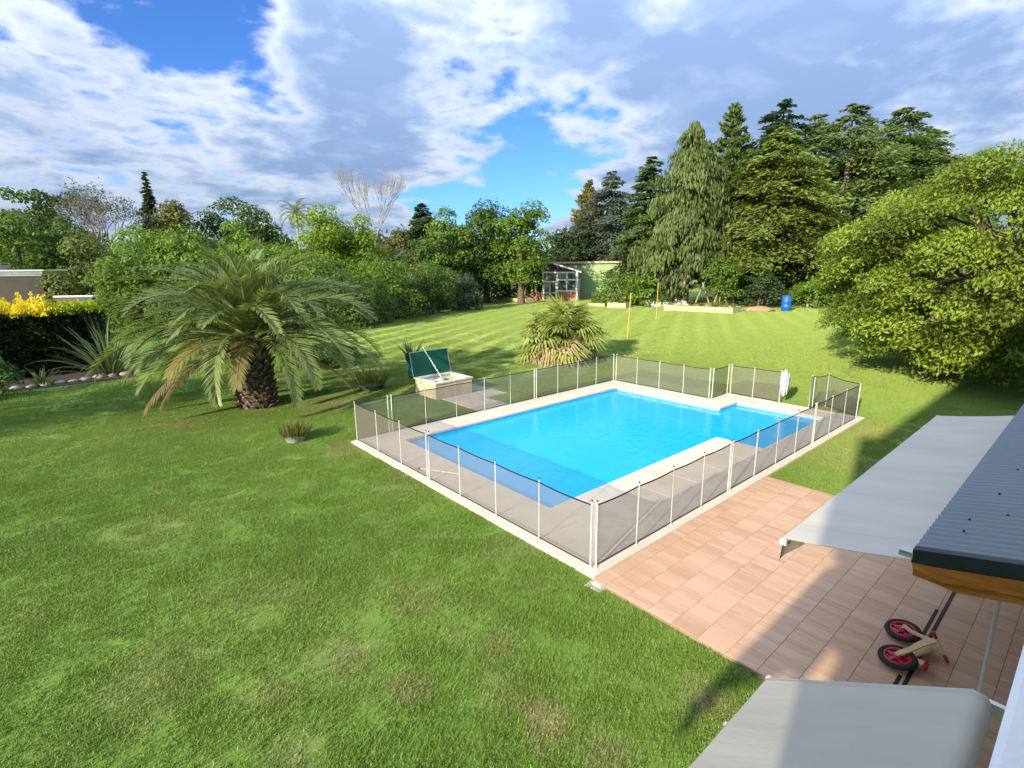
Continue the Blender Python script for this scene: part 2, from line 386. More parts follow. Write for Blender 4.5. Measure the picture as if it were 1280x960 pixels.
br.inputs['Color1'].default_value = (0.42, 0.17, 0.09, 1); br.inputs['Color2'].default_value = (0.33, 0.125, 0.07, 1); br.inputs['Mortar'].default_value = (0.42, 0.33, 0.26, 1)
br.inputs['Scale'].default_value = 3.2; br.inputs['Mortar Size'].default_value = 0.018
finish(nt, principled(nt, br.outputs[0], 0.9, 0, 0.2)); M['brick'] = m
M['timber'] = worn('pale_timber', (0.50, 0.41, 0.24), 0.85, 0, 0.2, 2)
M['soil'] = worn('garden_soil', (0.14, 0.09, 0.055), 0.95, 0, 0.4, 4)
M['heap'] = worn('sandy_soil', (0.34, 0.22, 0.13), 0.95, 0, 0.25, 4)
M['rock'] = worn('white_rock', (0.62, 0.60, 0.55), 0.9, 0, 0.2, 2.0)
M['edge_stone'] = worn('edging_stone', (0.25, 0.23, 0.19), 0.9, 0, 0.3, 5)
M['cane'] = worn('bamboo_cane', (0.36, 0.30, 0.18), 0.7, 0, 0.25, 3)
M['yellow'] = worn('yellow_pole_paint', (0.55, 0.37, 0.05), 0.6, 0, 0.15, 3)
M['blue'] = worn('blue_drum_plastic', (0.012, 0.10, 0.42), 0.4, 0, 0.15, 2)
M['zinc'] = worn('zinc', (0.45, 0.46, 0.45), 0.5, 0.3, 0.3, 7)
M['dark_pot'] = worn('dark_pot', (0.09, 0.085, 0.075), 0.7, 0, 0.3, 5)
M['track'] = worn('dark_track', (0.018, 0.011, 0.009), 0.6, 0, 0.3, 5)
M['rubber'] = worn('black_rubber', (0.014, 0.013, 0.016), 0.75, 0, 0.2, 10)
M['red'] = worn('red_plastic', (0.42, 0.012, 0.03), 0.4, 0, 0.12, 8)
M['plywood'] = worn('birch_plywood', (0.62, 0.44, 0.23), 0.55, 0, 0.14, 7)
M['lamp_glass'] = worn('lamp_lid', (0.66, 0.70, 0.70), 0.25, 0, 0.1, 8)

# ------------------------------------------------------------------ builders
def props(o, label=None, cat=None, group=None, kind=None):
    if label: o['label'] = label
    if cat: o['category'] = cat
    if group: o['group'] = group
    if kind: o['kind'] = kind
    return o

def empty(name, loc, label, cat, group=None, rz=0.0):
    o = bpy.data.objects.new(name, None)
    o.empty_display_size = 0.2
    COL.objects.link(o); o.location = loc; o.rotation_euler = (0, 0, rz)
    return props(o, label, cat, group)

def link(name, me, parent=None, loc=(0, 0, 0), rot=(0, 0, 0)):
    o = bpy.data.objects.new(name, me)
    COL.objects.link(o); o.location = loc; o.rotation_euler = rot
    if parent is not None: o.parent = parent
    return o

class MB:
    """collects shapes and links them as one mesh object"""
    def __init__(s):
        s.v = []; s.f = []; s.mi = []; s.sm = []
    def add(s, verts, faces, mi=0, smooth=False):
        b = len(s.v); s.v.extend([tuple(v) for v in verts])
        for f in faces:
            s.f.append(tuple(b + i for i in f)); s.mi.append(mi); s.sm.append(smooth)
        return s
    def box(s, lo, hi, mi=0, ch=0.0, mat=None):
        (x0, y0, z0), (x1, y1, z1) = lo, hi
        if ch <= 0:
            v = [(x0, y0, z0), (x1, y0, z0), (x1, y1, z0), (x0, y1, z0), (x0, y0, z1), (x1, y0, z1), (x1, y1, z1), (x0, y1, z1)]
            f = [(0, 3, 2, 1), (4, 5, 6, 7), (0, 1, 5, 4), (1, 2, 6, 5), (2, 3, 7, 6), (3, 0, 4, 7)]
        else:   # top edges chamfered
            c = ch
            v = [(x0, y0, z0), (x1, y0, z0), (x1, y1, z0), (x0, y1, z0), (x0, y0, z1 - c), (x1, y0, z1 - c), (x1, y1, z1 - c), (x0, y1, z1 - c),
                 (x0 + c, y0 + c, z1), (x1 - c, y0 + c, z1), (x1 - c, y1 - c, z1), (x0 + c, y1 - c, z1)]
            f = [(0, 3, 2, 1), (8, 9, 10, 11), (0, 1, 5, 4), (1, 2, 6, 5), (2, 3, 7, 6), (3, 0, 4, 7),
                 (4, 5, 9, 8), (5, 6, 10, 9), (6, 7, 11, 10), (7, 4, 8, 11)]
        if mat is not None: v = [mat @ Vector(p) for p in v]
        return s.add(v, f, mi)
    def tube(s, pts, rad, n=8, mi=0, cap=True, smooth=True):
        pts = [Vector(p) for p in pts]
        if not hasattr(rad, '__len__'): rad = [rad] * len(pts)
        rings = []
        prev = None
        for i, p in enumerate(pts):
            d = (pts[min(i + 1, len(pts) - 1)] - pts[max(i - 1, 0)])
            d = d.normalized() if d.length > 1e-9 else Vector((0, 0, 1))
            if prev is None:
                a = d.orthogonal().normalized()
            else:
                a = prev - d * prev.dot(d)
                a = a.normalized() if a.length > 1e-6 else d.orthogonal().normalized()
            prev = a; b = d.cross(a)
            rings.append([p + (a * math.cos(2 * math.pi * k / n) + b * math.sin(2 * math.pi * k / n)) * rad[i] for k in range(n)])
        v = [q for rg in rings for q in rg]
        f = []
        for i in range(len(pts) - 1):
            for k in range(n):
                f.append((i * n + k, i * n + (k + 1) % n, (i + 1) * n + (k + 1) % n, (i + 1) * n + k))
        s.add(v, f, mi, smooth)
        if cap:
            s.add(rings[0], [tuple(range(n - 1, -1, -1))], mi); s.add(rings[-1], [tuple(range(n))], mi)
        return s
    def lathe(s, prof, n=20, c=(0, 0, 0), mi=0, smooth=True, mat=None):
        v = [Vector((c[0] + r * math.cos(2 * math.pi * k / n), c[1] + r * math.sin(2 * math.pi * k / n), c[2] + z)) for r, z in prof for k in range(n)]
        if mat is not None: v = [mat @ p for p in v]
        f = [(i * n + k, i * n + (k + 1) % n, (i + 1) * n + (k + 1) % n, (i + 1) * n + k) for i in range(len(prof) - 1) for k in range(n)]
        return s.add(v, f, mi, smooth)
    def prism(s, poly, a, b, axis='y', mi=0):
        """polygon in the plane across an axis, extruded from a to b"""
        def P(q, t):
            return {'y': (q[0], t, q[1]), 'x': (t, q[0], q[1]), 'z': (q[0], q[1], t)}[axis]
        n = len(poly)
        v = [P(q, a) for q in poly] + [P(q, b) for q in poly]
        f = [tuple(range(n - 1, -1, -1)), tuple(range(n, 2 * n))] + [(i, (i + 1) % n, n + (i + 1) % n, n + i) for i in range(n)]
        return s.add(v, f, mi)
    def grid(s, P, mi=0, smooth=True):
        """P: rows of points"""
        r, c = len(P), len(P[0])
        f = [(i * c + j, i * c + j + 1, (i + 1) * c + j + 1, (i + 1) * c + j) for i in range(r - 1) for j in range(c - 1)]
        return s.add([q for row in P for q in row], f, mi, smooth)
    def mesh(s, name, mats):
        me = bpy.data.meshes.new(name)
        me.from_pydata(s.v, [], s.f)
        for m_ in (mats if isinstance(mats, (list, tuple)) else [mats]): me.materials.append(m_)
        me.polygons.foreach_set('material_index', s.mi); me.polygons.foreach_set('use_smooth', s.sm)
        me.update()
        return me
    def obj(s, name, mats, parent=None, loc=(0, 0, 0), rot=(0, 0, 0), fix=False):
        me = s.mesh(name, mats)
        if fix:
            import bmesh
            bm = bmesh.new(); bm.from_mesh(me); bmesh.ops.recalc_face_normals(bm, faces=bm.faces); bm.to_mesh(me); bm.free()
        return link(name, me, parent, loc, rot)

def quads_mesh(name, V, tint, mat, nv=4):
    """V: (n, nv, 3) array of polygon corners, one leaf each; tint: (n,) tone of each leaf"""
    n = len(V)
    me = bpy.data.meshes.new(name)
    me.vertices.add(n * nv); me.vertices.foreach_set('co', np.ascontiguousarray(V, dtype=np.float32).ravel())
    me.loops.add(n * nv); me.loops.foreach_set('vertex_index', np.arange(n * nv, dtype=np.int32))
    me.polygons.add(n); me.polygons.foreach_set('loop_start', np.arange(0, n * nv, nv, dtype=np.int32))
    at = me.attributes.new('tint', 'FLOAT', 'FACE'); at.data.foreach_set('value', np.clip(tint, 0, 1).astype(np.float32))
    me.materials.append(mat)
    me.update(calc_edges=True)
    return me

def nrm(a):
    return a / np.maximum(np.linalg.norm(a, axis=-1, keepdims=True), 1e-9)

def leaf_quads(c, axis, normal, L, W, fold=0.12):
    """pointed leaf shapes: c centres, axis directions, normal hint, lengths, widths"""
    a = nrm(axis); s = nrm(np.cross(a, normal)); n = np.cross(s, a)
    L = np.reshape(L, (-1, 1)); W = np.reshape(W, (-1, 1))
    return np.stack([c - a * L * .5, c + s * W * .5 - a * L * .06 + n * W * fold, c + a * L * .5, c - s * W * .5 - a * L * .06 + n * W * fold], 1)

def rdir(rs, n):
    return nrm(rs.normal(size=(n, 3)))

# ------------------------------------------------------------------ trees
def trunk_mesh(rs, h, r0, tips, mat, lean=(0, 0), z_fork=0.35, sides=7):
    mb = MB()
    pts = []; rad = []
    for i in range(7):
        t = i / 6
        pts.append((lean[0] * t + rs.normal() * .02 * h * t, lean[1] * t + rs.normal() * .02 * h * t, h * t)); rad.append(r0 * (1.25 if i == 0 else 1 - .8 * t))
    mb.tube(pts, rad, sides)
    for tp in tips:
        t0 = z_fork + rs.random() * (0.9 - z_fork) * .8
        i = min(5, int(t0 * 6)); q = t0 * 6 - i
        b = Vector(pts[i]).lerp(Vector(pts[i + 1]), q); e = Vector(tp)
        mid = b.lerp(e, .5) + Vector((rs.normal() * .04 * h, rs.normal() * .04 * h, .05 * h))
        rr = r0 * (1 - .8 * t0) * .55
        mb.tube([b, mid, e], [rr, rr * .6, rr * .2], 5, cap=False)
    return mb.mesh('trunk', mat)

def broad_crown(rs, h, R, mat, z0=0.22, n=6000, leaf=0.36, k=26, flat=0.8, top=0.55, clump=0.36, droop=0.2, lw=0.55):
    """clumps over an uneven egg shaped envelope, leaves thickest near each clump's outside"""
    hz = h * (1 - z0) / 2; zc = h * z0 + hz
    d = rdir(rs, k * 3); d = d[d[:, 2] > -0.75][:k]; kk = len(d)
    rr = 0.50 + 0.36 * rs.random(kk) ** .6
    C = d * rr[:, None] * np.array([R, R, hz]) * (0.86 + .28 * rs.random((kk, 1))); 
    C[:, :2] *= np.where(C[:, 2:3] > 0, 1 - (C[:, 2:3] / hz) ** 2 * (1 - top) * .6, 1)
    C[:, 2] += zc
    rc = clump * min(R, hz * 1.15) * (0.7 + .6 * rs.random(kk))
    C = np.vstack([C, [[0, 0, zc]], [[0, 0, zc + hz * .45]]]); rc = np.append(rc, [R * .55, R * .45]); kk += 2
    ct = rs.normal(0, .13, kk)
    pick = rs.choice(kk, n, p=rc ** 2 / np.sum(rc ** 2))
    dd = rdir(rs, n); dd[:, 2] = np.where(dd[:, 2] < -.3, -dd[:, 2], dd[:, 2])
    q = .62 + .42 * rs.random(n) ** .7
    q *= 1 + .22 * np.sin(dd[:, 0] * 7 + pick) * np.sin(dd[:, 1] * 6 + pick * 2) 
    P = C[pick] + dd * (rc[pick] * q)[:, None] * np.array([1, 1, flat])
    nor = nrm(dd + rdir(rs, n) * .75 + np.array([0, 0, .35]))
    ax = nrm(np.cross(nor, rdir(rs, n)) + np.array([0, 0, -droop]))
    L = leaf * (.65 + .7 * rs.random(n))
    V = leaf_quads(P, ax, nor, L, L * lw)
    tint = .5 + ct[pick] + rs.normal(0, .16, n)
    return quads_mesh('crown', V, tint, mat), C, rc

def conifer_crown(rs, h, R, mat, z0=.12, levels=16, per=6, n=8000, shape='cedar', leaf=.55):
    cs = []; ax = []; nn = []; tt = []; L = []
    limbs = []
    tot = 0
    for li in range(levels):
        for b in range(per):
            t = min(.985, (li + rs.random() * 1.15) / levels); z = h * (z0 + (1 - z0) * t)
            if shape == 'cedar': rad = R * (1 - t ** 2.1) ** .8 * (.62 + .6 * rs.random()) + .35
            elif shape == 'conical': rad = R * (1 - t ** 1.6) ** .75 * (.85 + .25 * rs.random()) + .15
            elif shape == 'spire': rad = R * (1 - t) ** .9 * (.75 + .5 * rs.random()) + .1
            else: rad = R * (1 - t) ** .55 * (.45 + .75 * rs.random()) + .2
            az = rs.random() * 2 * np.pi; ln = rad * (.65 + .5 * rs.random())
            rise = {'cedar': .12 - .25 * (1 - t), 'conical': .35, 'spire': -.1, 'weeping': .05}[shape]
            limbs.append((z, az, ln, rise + rs.normal() * .08, t))
    wts = np.array([l[2] ** 1.3 + .15 for l in limbs]); wts /= wts.sum()
    cnt = rs.multinomial(n, wts)
    for (z, az, ln, rise, t), m_ in zip(limbs, cnt):
        if m_ == 0: continue
        u = .12 + .88 * rs.random(m_) ** .7
        d = np.array([math.cos(az), math.sin(az), 0]); s = np.array([-d[1], d[0], 0])
        wd = ln * .36 * (1.2 - u * .7) + .12
        lat = rs.normal(0, .55, m_) * wd
        sag = {'cedar': -.22, 'conical': -.02, 'spire': -.25, 'weeping': -.35}[shape]
        zz_ = z + rise * ln * u + sag * ln * u ** 2 + rs.normal(0, .07, m_) * ln * .5
        P = d * (ln * u)[:, None] + s * lat[:, None]; P[:, 2] = zz_
        if shape == 'weeping':
            hang = rs.random(m_) ** 1.3 * (.6 + 1.1 * u) * .9
            strand = np.floor(rs.random(m_) * 9)
            P = d * (ln * u)[:, None] + s * ((strand - 4) / 4 * wd)[:, None] + rs.normal(0, .06, (m_, 3)); P[:, 2] = zz_ - hang
            a = np.array([0, 0, -1.0]) + d * .15 + rs.normal(0, .16, (m_, 3)); nor = d + rs.normal(0, .5, (m_, 3))
        elif shape == 'conical':
            a = d * .75 + np.array([0, 0, .75]) + rs.normal(0, .4, (m_, 3)); nor = d + rs.normal(0, .5, (m_, 3)) + np.array([0, 0, .3])
        else:
            a = d * .8 + s * np.sign(lat)[:, None] * .7 + rs.normal(0, .3, (m_, 3)) + np.array([0, 0, -.15]); nor = np.array([0, 0, 1.0]) + d * .35 + rs.normal(0, .4, (m_, 3))
        cs.append(P); ax.append(a); nn.append(nor)
        tt.append(.5 + rs.normal(0, .12) + rs.normal(0, .15, m_)); L.append(leaf * (.6 + .7 * rs.random(m_)))
    c = np.vstack(cs); L = np.concatenate(L)
    V = leaf_quads(c, np.vstack(ax), np.vstack(nn), L, L * (.40 if shape == 'cedar' else .30 if shape != 'conical' else .42))
    return quads_mesh('crown', V, np.concatenate(tt), mat), limbs

def conifer_trunk(rs, h, r0, limbs, mat, shape):
    mb = MB()
    mb.tube([(0, 0, -.1), (rs.normal() * .05, 0, h * .25), (rs.normal() * .1, rs.normal() * .1, h * .6), (0, 0, h * .98)], [r0 * 1.2, r0, r0 * .6, .04], 7)
    for (z, az, ln, rise, t) in limbs[::3]:
        d = Vector((math.cos(az), math.sin(az), 0))
        sag = {'cedar': -.22, 'conical': -.02, 'spire': -.25, 'weeping': -.35}[shape]
        pts = [d * ln * q * .85 + Vector((0, 0, z + rise * ln * q + sag * ln * q * q - .05)) for q in (0, .5, 1)]
        rr = r0 * (1 - t) * .3 + .02
        mb.tube(pts, [rr, rr * .6, .015], 4, cap=False)
    return mb.mesh('trunk', mat)

def twig_tree(rs, h, R, spread=0.5, r0=.3, depth=5, z_fork=.35):
    """leafless branching"""
    mb = MB()
    tips = []
    def grow(p, d, ln, r, lv):
        e = p + d * ln
        mb.tube([p, p.lerp(e, .5) + Vector(rs.normal(0, .03 * ln, 3)), e], [r, r * .85, r * .68], 5 if lv > 2 else 3, cap=False)
        if lv == 0:
            tips.append(e); return
        for k_ in range(3):
            dv = (d + Vector(rs.normal(0, spread, 3)) + Vector((0, 0, .12))).normalized()
            grow(e, dv, ln * (.62 + .25 * rs.random()), r * (.62 if lv > 1 else .5), lv - 1)
    base = Vector((0, 0, 0))
    mb.tube([(0, 0, 0), (0, 0, h * z_fork)], [r0 * 1.2, r0 * .9], 7)
    for k_ in range(6):
        az = 2 * math.pi * k_ / 6 + rs.random()
        d = Vector((math.cos(az) * R / h, math.sin(az) * R / h, .75)).normalized()
        grow(Vector((0, 0, h * z_fork)), d, h * .19, r0 * .55, depth - 1)
    return mb, tips

# ------------------------------------------------------------------ ground
POOL_MAIN = (1.05, 11.25, 2.10, 8.30)      # x0, x1, y0, y1 of the water
POOL_EXT = (8.00, 12.55, 0.70, 3.75)
xs = [-2500, -300, -60, -20, 1.05, 8.0, 11.25, 12.55, 40, 80, 140, 400, 2500]
ys = [-2500, -300, -60, 0.70, 2.10, 3.75, 8.30, 30, 60, 100, 160, 400, 2500]
def in_pool(x, y):
    return any(a < x < b and c < y < d for a, b, c, d in (POOL_MAIN, POOL_EXT))
mb = MB()
LZ = -0.05
for i in range(len(xs) - 1):
    for j in range(len(ys) - 1):
        if not in_pool((xs[i] + xs[i + 1]) / 2, (ys[j] + ys[j + 1]) / 2):
            mb.add([(xs[i], ys[j], LZ), (xs[i + 1], ys[j], LZ), (xs[i + 1], ys[j + 1], LZ), (xs[i], ys[j + 1], LZ)], [(0, 1, 2, 3)])
lawn = props(mb.obj('lawn', M['lawn']), kind='structure')

# short mown grass standing on the lawn near the house, where blades can be seen
def make_grass(name, areas, d_tuft, sc0, sc1):
    mb = MB()
    def dens_face(x0, y0, x1, y1):
        mb.add([(x0, y0, LZ), (x1, y0, LZ), (x1, y1, LZ), (x0, y1, LZ)], [(0, 1, 2, 3)])
    for q in areas: dens_face(*q)
    me = mb.mesh('grass_base', M['blade'])
    o = bpy.data.objects.new(name, me); COL.objects.link(o)
    props(o, kind='stuff')
    g = bpy.data.node_groups.new('grass_scatter', 'GeometryNodeTree')
    g.interface.new_socket('Geometry', in_out='INPUT', socket_type='NodeSocketGeometry')
    g.interface.new_socket('Geometry', in_out='OUTPUT', socket_type='NodeSocketGeometry')
    n, l = g.nodes, g.links
    gi = n.new('NodeGroupInput'); go = n.new('NodeGroupOutput')
    # a tuft: a small patch of leaning blades
    gr = n.new('GeometryNodeMeshGrid'); gr.inputs['Size X'].default_value = .50; gr.inputs['Size Y'].default_value = .50
    dp = n.new('GeometryNodeDistributePointsOnFaces'); l.new(gr.outputs['Mesh'], dp.inputs['Mesh']); dp.inputs['Density'].default_value = 560.0
    cn = n.new('GeometryNodeMeshCone'); cn.inputs['Vertices'].default_value = 3; cn.inputs['Radius Top'].default_value = 0.0; cn.inputs['Radius Bottom'].default_value = 0.0065; cn.inputs['Depth'].default_value = 0.042; cn.fill_type = 'NONE'
    ip = n.new('GeometryNodeInstanceOnPoints'); l.new(dp.outputs['Points'], ip.inputs['Points']); l.new(cn.outputs['Mesh'], ip.inputs['Instance'])
    rv = n.new('FunctionNodeRandomValue'); rv.data_type = 'FLOAT_VECTOR'; rv.inputs[0].default_value = (-.75, -.75, 0); rv.inputs[1].default_value = (.75, .75, 6.28)
    l.new(rv.outputs[0], ip.inputs['Rotation'])
    rs_ = n.new('FunctionNodeRandomValue'); rs_.data_type = 'FLOAT'; rs_.inputs[2].default_value = .5; rs_.inputs[3].default_value = 1.25
    l.new(rs_.outputs[1], ip.inputs['Scale'])
    rl = n.new('GeometryNodeRealizeInstances'); l.new(ip.outputs[0], rl.inputs[0])
    d2 = n.new('GeometryNodeDistributePointsOnFaces'); l.new(gi.outputs[0], d2.inputs['Mesh']); d2.inputs['Density'].default_value = d_tuft
    i2 = n.new('GeometryNodeInstanceOnPoints'); l.new(d2.outputs['Points'], i2.inputs['Points']); l.new(rl.outputs[0], i2.inputs['Instance'])
    r2 = n.new('FunctionNodeRandomValue'); r2.data_type = 'FLOAT_VECTOR'; r2.inputs[0].default_value = (0, 0, 0); r2.inputs[1].default_value = (0, 0, 6.28); l.new(r2.outputs[0], i2.inputs['Rotation'])
    r3 = n.new('FunctionNodeRandomValue'); r3.data_type = 'FLOAT'; r3.inputs[2].default_value = sc0; r3.inputs[3].default_value = sc1; l.new(r3.outputs[1], i2.inputs['Scale'])
    sm = n.new('GeometryNodeSetMaterial'); sm.inputs['Material'].default_value = M['blade']; l.new(i2.outputs[0], sm.inputs[0]); l.new(sm.outputs[0], go.inputs[0])
    md = o.modifiers.new('scatter', 'NODES'); md.node_group = g
make_grass('grass', ((-9.5, -6.0, -6.9, 22), (-6.9, -5.0, -.26, 9.3), (-6.9, 9.3, 4.6, 20.0), (4.6, 12.2, 13, 20.0),
                     (6.22, -3.6, 20, -.2), (13.6, -.2, 20, 9.3), (7.4, 9.3, 20, 12.2)), 26.0, .7, 1.15)
make_grass('far_grass', ((-9.5, 22, -6.9, 25), (-6.9, 20, 13, 25.2), (-3, 25.2, 13, 34), (13, 12.2, 20, 40), (20, -4, 34, 46), (34, -6, 46, 54), (46, 0, 58, 46)), 6.5, 1.3, 2.1)

# ------------------------------------------------------------------ pool
def outline():
    return [(1.05, 2.10), (8.0, 2.10), (8.0, .70), (12.55, .70), (12.55, 3.75), (11.25, 3.75), (11.25, 8.30), (1.05, 8.30)]
ol = outline()
mb = MB()
for i in range(len(ol)):
    a, b = ol[i], ol[(i + 1) % len(ol)]
    mb.add([(*a, -0.66), (*b, -0.66), (*b, -.155), (*a, -.155)], [(3, 2, 1, 0)], 0)
    mb.add([(*a, -.155), (*b, -.155), (*b, -.062), (*a, -.062)], [(3, 2, 1, 0)], 1)
mb.add([(x, y, -0.66) for x, y in ol], [tuple(range(8))], 0)
# broad steps in the shallow wing
mb.box((11.55, .70, -0.66), (12.55, 3.75, -.40), 0)
mb.box((10.9, .70, -0.66), (11.55, 3.75, -.45), 0)
props(mb.obj('pool_basin', [M['liner'], M['liner_pale']]), kind='structure')
mb = MB()
mb.add([(x, y, -.135) for x, y in ol], [tuple(range(8))])
props(mb.obj('pool_water', M['water']), kind='structure')

deck = bpy.data.objects.new('pool_deck', None); COL.objects.link(deck); props(deck, kind='structure')
def slabs(x0, x1, y0, y1, along, step):
    n_ = max(1, round(((x1 - x0) if along == 'x' else (y1 - y0)) / step)); g = .004
    for i in range(n_):
        if along == 'x':
            a, b = x0 + (x1 - x0) * i / n_, x0 + (x1 - x0) * (i + 1) / n_; bx_ = (a + g, b - g, y0 + g, y1 - g)
        else:
            a, b = y0 + (y1 - y0) * i / n_, y0 + (y1 - y0) * (i + 1) / n_; bx_ = (x0 + g, x1 - g, a + g, b - g)
        cx, cy = (bx_[0] + bx_[1]) / 2, (bx_[2] + bx_[3]) / 2
        hx, hy = (bx_[1] - bx_[0]) / 2, (bx_[3] - bx_[2]) / 2
        MB().box((-hx, -hy, -.06), (hx, hy, random.uniform(-.0015, .0015)), 0, .006).obj('slab', M['deck'], deck, (cx, cy, 0))
    return
slabs(.10, 1.11, .10, 9.00, 'y', 1.28)                 # along the near short side
slabs(1.11, 8.06, .10, 2.04 + .10, 'x', 1.18)          # wide strip on the house side
slabs(8.06, 13.25, .10, .76, 'x', 1.18)
slabs(12.49, 13.25, .76, 4.40, 'y', 1.2)
slabs(11.19, 12.49, 3.69, 4.40, 'x', 1.2)
slabs(11.19, 11.93, 4.40, 9.00, 'y', 1.15)
slabs(1.11, 11.19, 8.24, 9.00, 'x', 1.26)
# raised pale border outside the slabs
brd = MB()
for lo, hi in (((-.15, -.15), (.095, 9.16)), ((.099, -.15), (13.45, .095)), ((13.254, .099), (13.45, 4.60)), ((12.14, 4.404), (13.25, 4.60)),
               ((11.934, 4.404), (12.136, 9.16)), ((.099, 9.004), (11.93, 9.16))):
    brd.box((lo[0], lo[1], -.16), (hi[0], hi[1], .012), 0, .012)
brd.obj('border', M['deck'], deck)

# ------------------------------------------------------------------ terrace of wood print tiles
terrace = bpy.data.objects.new('terrace', None); COL.objects.link(terrace); props(terrace, kind='structure')
MB().box((-.22, -5.3, -.16), (6.18, -.155, -.012)).obj('mortar_bed', M['grout'], terrace)
TW, TL = 0.345, 0.405
tiles_me = {}
for row in range(14):
    y1 = -.16 if row == 0 else -.41 - TL * (row - 1)
    y0 = -.41 - TL * row
    y0 = max(y0, -5.28)
    if y1 - y0 < .05: continue
    x = -.21 - (row % 2) * TW * .5
    while x < 6.17:
        a, b = max(x, -.21), min(x + TW, 6.17)
        if b - a > .03:
            key = (round(b - a, 3), round(y1 - y0, 3))
            if key not in tiles_me:
                hx, hy = (b - a) / 2 - .002, (y1 - y0) / 2 - .002
                tiles_me[key] = MB().box((-hx, -hy, -.012), (hx, hy, 0), 0, .002).mesh('tile', M['tile'])
            t_ = link('tile', tiles_me[key], terrace, ((a + b) / 2, (y0 + y1) / 2, random.uniform(-.0008, .0008)))
        x += TW
# dark door track let into the terrace floor
trk = empty('floor_track', (0, 0, 0), 'dark double door track let into the terrace tiles beside the balance bike', 'track')
MB().box((-.21, -4.145, .001), (6.1, -4.105, .008)).obj('long_rail', M['track'], trk)
MB().box((.2, -4.070, .001), (1.05, -4.032, .008)).obj('short_rail', M['track'], trk)
MB().box((1.42, -4.070, .001), (2.95, -4.032, .008)).obj('short_rail', M['track'], trk)

# ------------------------------------------------------------------ pool fence
def fence_section(pts, doubles, label, sag=.02, h=1.2, loose=False):
    """pts: post positions in order; a mesh panel between each pair"""
    root = empty('pool_fence_section', (*pts[0], 0), label, 'pool fence', 'mesh pool fence sections')
    o0 = Vector((*pts[0], 0))
    for i, q in enumerate(pts):
        q = Vector((*q, 0)) - o0
        big = i in doubles
        mb = MB(); ln_ = Vector((random.gauss(0, .009), random.gauss(0, .009), 0))
        mb.tube([q + Vector((0, 0, -.02)), q + ln_ + Vector((0, 0, h + .02))], .018 if big else .0125, 8)
        mb.tube([q + ln_ + Vector((0, 0, h + .02)), q + ln_ + Vector((0, 0, h + .035)), q + ln_ + Vector((0, 0, h + .048))], [.012, .02, .008], 8, 1)
        mb.tube([q + Vector((0, 0, .005)), q + Vector((0, 0, .03))], [.034, .026], 8, 0)
        mb.obj('post', [M['white_metal'], M['black']], root)
    for i in range(len(pts) - 1):
        a, b = Vector((*pts[i], 0)) - o0, Vector((*pts[i + 1], 0)) - o0
        d = (b - a); nn_ = Vector((-d.y, d.x, 0)).normalized()
        mb = MB(); K = 8
        top = lambda t: h - .03 - sag * 4 * t * (1 - t)
        bulge = random.uniform(-.02, .02)
        def pt(t, z):
            return a + d * t + nn_ * (bulge * math.sin(math.pi * t) * math.sin(math.pi * z / h)) + Vector((0, 0, z))
        rows = []
        for zf in (0, .25, .5, .75, 1):
            rows.append([pt(k / K, .075 + (top(k / K) - .026 - .075) * zf) for k in range(K + 1)])
        mb.grid(rows, 0)
        for zlo, zhi in ((lambda t: .052, lambda t: .075), (lambda t: top(t) - .026, lambda t: top(t))):
            for s_ in (-.003, .003):
                mb.grid([[pt(k / K, zlo(k / K)) + nn_ * s_ for k in range(K + 1)], [pt(k / K, zhi(k / K)) + nn_ * s_ for k in range(K + 1)]], 1)
        mb.obj('mesh_panel', [M['net'], M['hem']], root)
    return root
def lin(a, b, n): return [(a[0] + (b[0] - a[0]) * i / n, a[1] + (b[1] - a[1]) * i / n) for i in range(n + 1)]
fence_section(lin((0, .06), (0, 5.09), 4), (0, 4), 'dark mesh pool fence section on the near short side, by the terrace corner')
fence_section([(0, 5.19), (0, 6.45), (0, 7.74), (0, 9.06), (1.06, 9.08)], (0, 4), 'dark mesh pool fence section turning the left corner of the pool')
fence_section(lin((1.18, 9.08), (7.20, 9.08), 5), (0, 5), 'dark mesh pool fence section in front of the green lidded box')
fence_section(lin((7.31, 9.08), (11.98, 9.08), 4), (0, 4), 'dark mesh pool fence section in front of the small fan palm')
fence_section(lin((12.02, 8.97), (12.02, 4.58), 4), (0, 4), 'dark mesh pool fence section on the far short side of the pool')
fence_section([(12.06, 4.49), (13.22, 4.49)], (0, 1), 'single panel pool fence section, shortest of the fence')
fence_section([(13.35, 4.42), (13.35, 3.55), (13.35, 2.56)], (0, 2), 'two panel pool fence section ending at the pale hanging cover')
fence_section(lin((.07, 0), (4.56, 0), 4), (0, 4), 'dark mesh pool fence section along the tiled terrace, nearest the house')
fence_section(lin((4.66, 0), (9.36, 0), 4), (0, 4), 'dark mesh pool fence section midway along the house side of the pool')
fence_section(lin((9.46, 0), (13.02, 0), 3), (0, 3), 'three panel pool fence section at the right corner of the pool')
fence_section([(13.20, .04), (14.05, 1.25), (13.35, 1.55), (12.95, 1.30)], (0,), 'loose pool fence gate section folded open at the right corner', sag=.05)

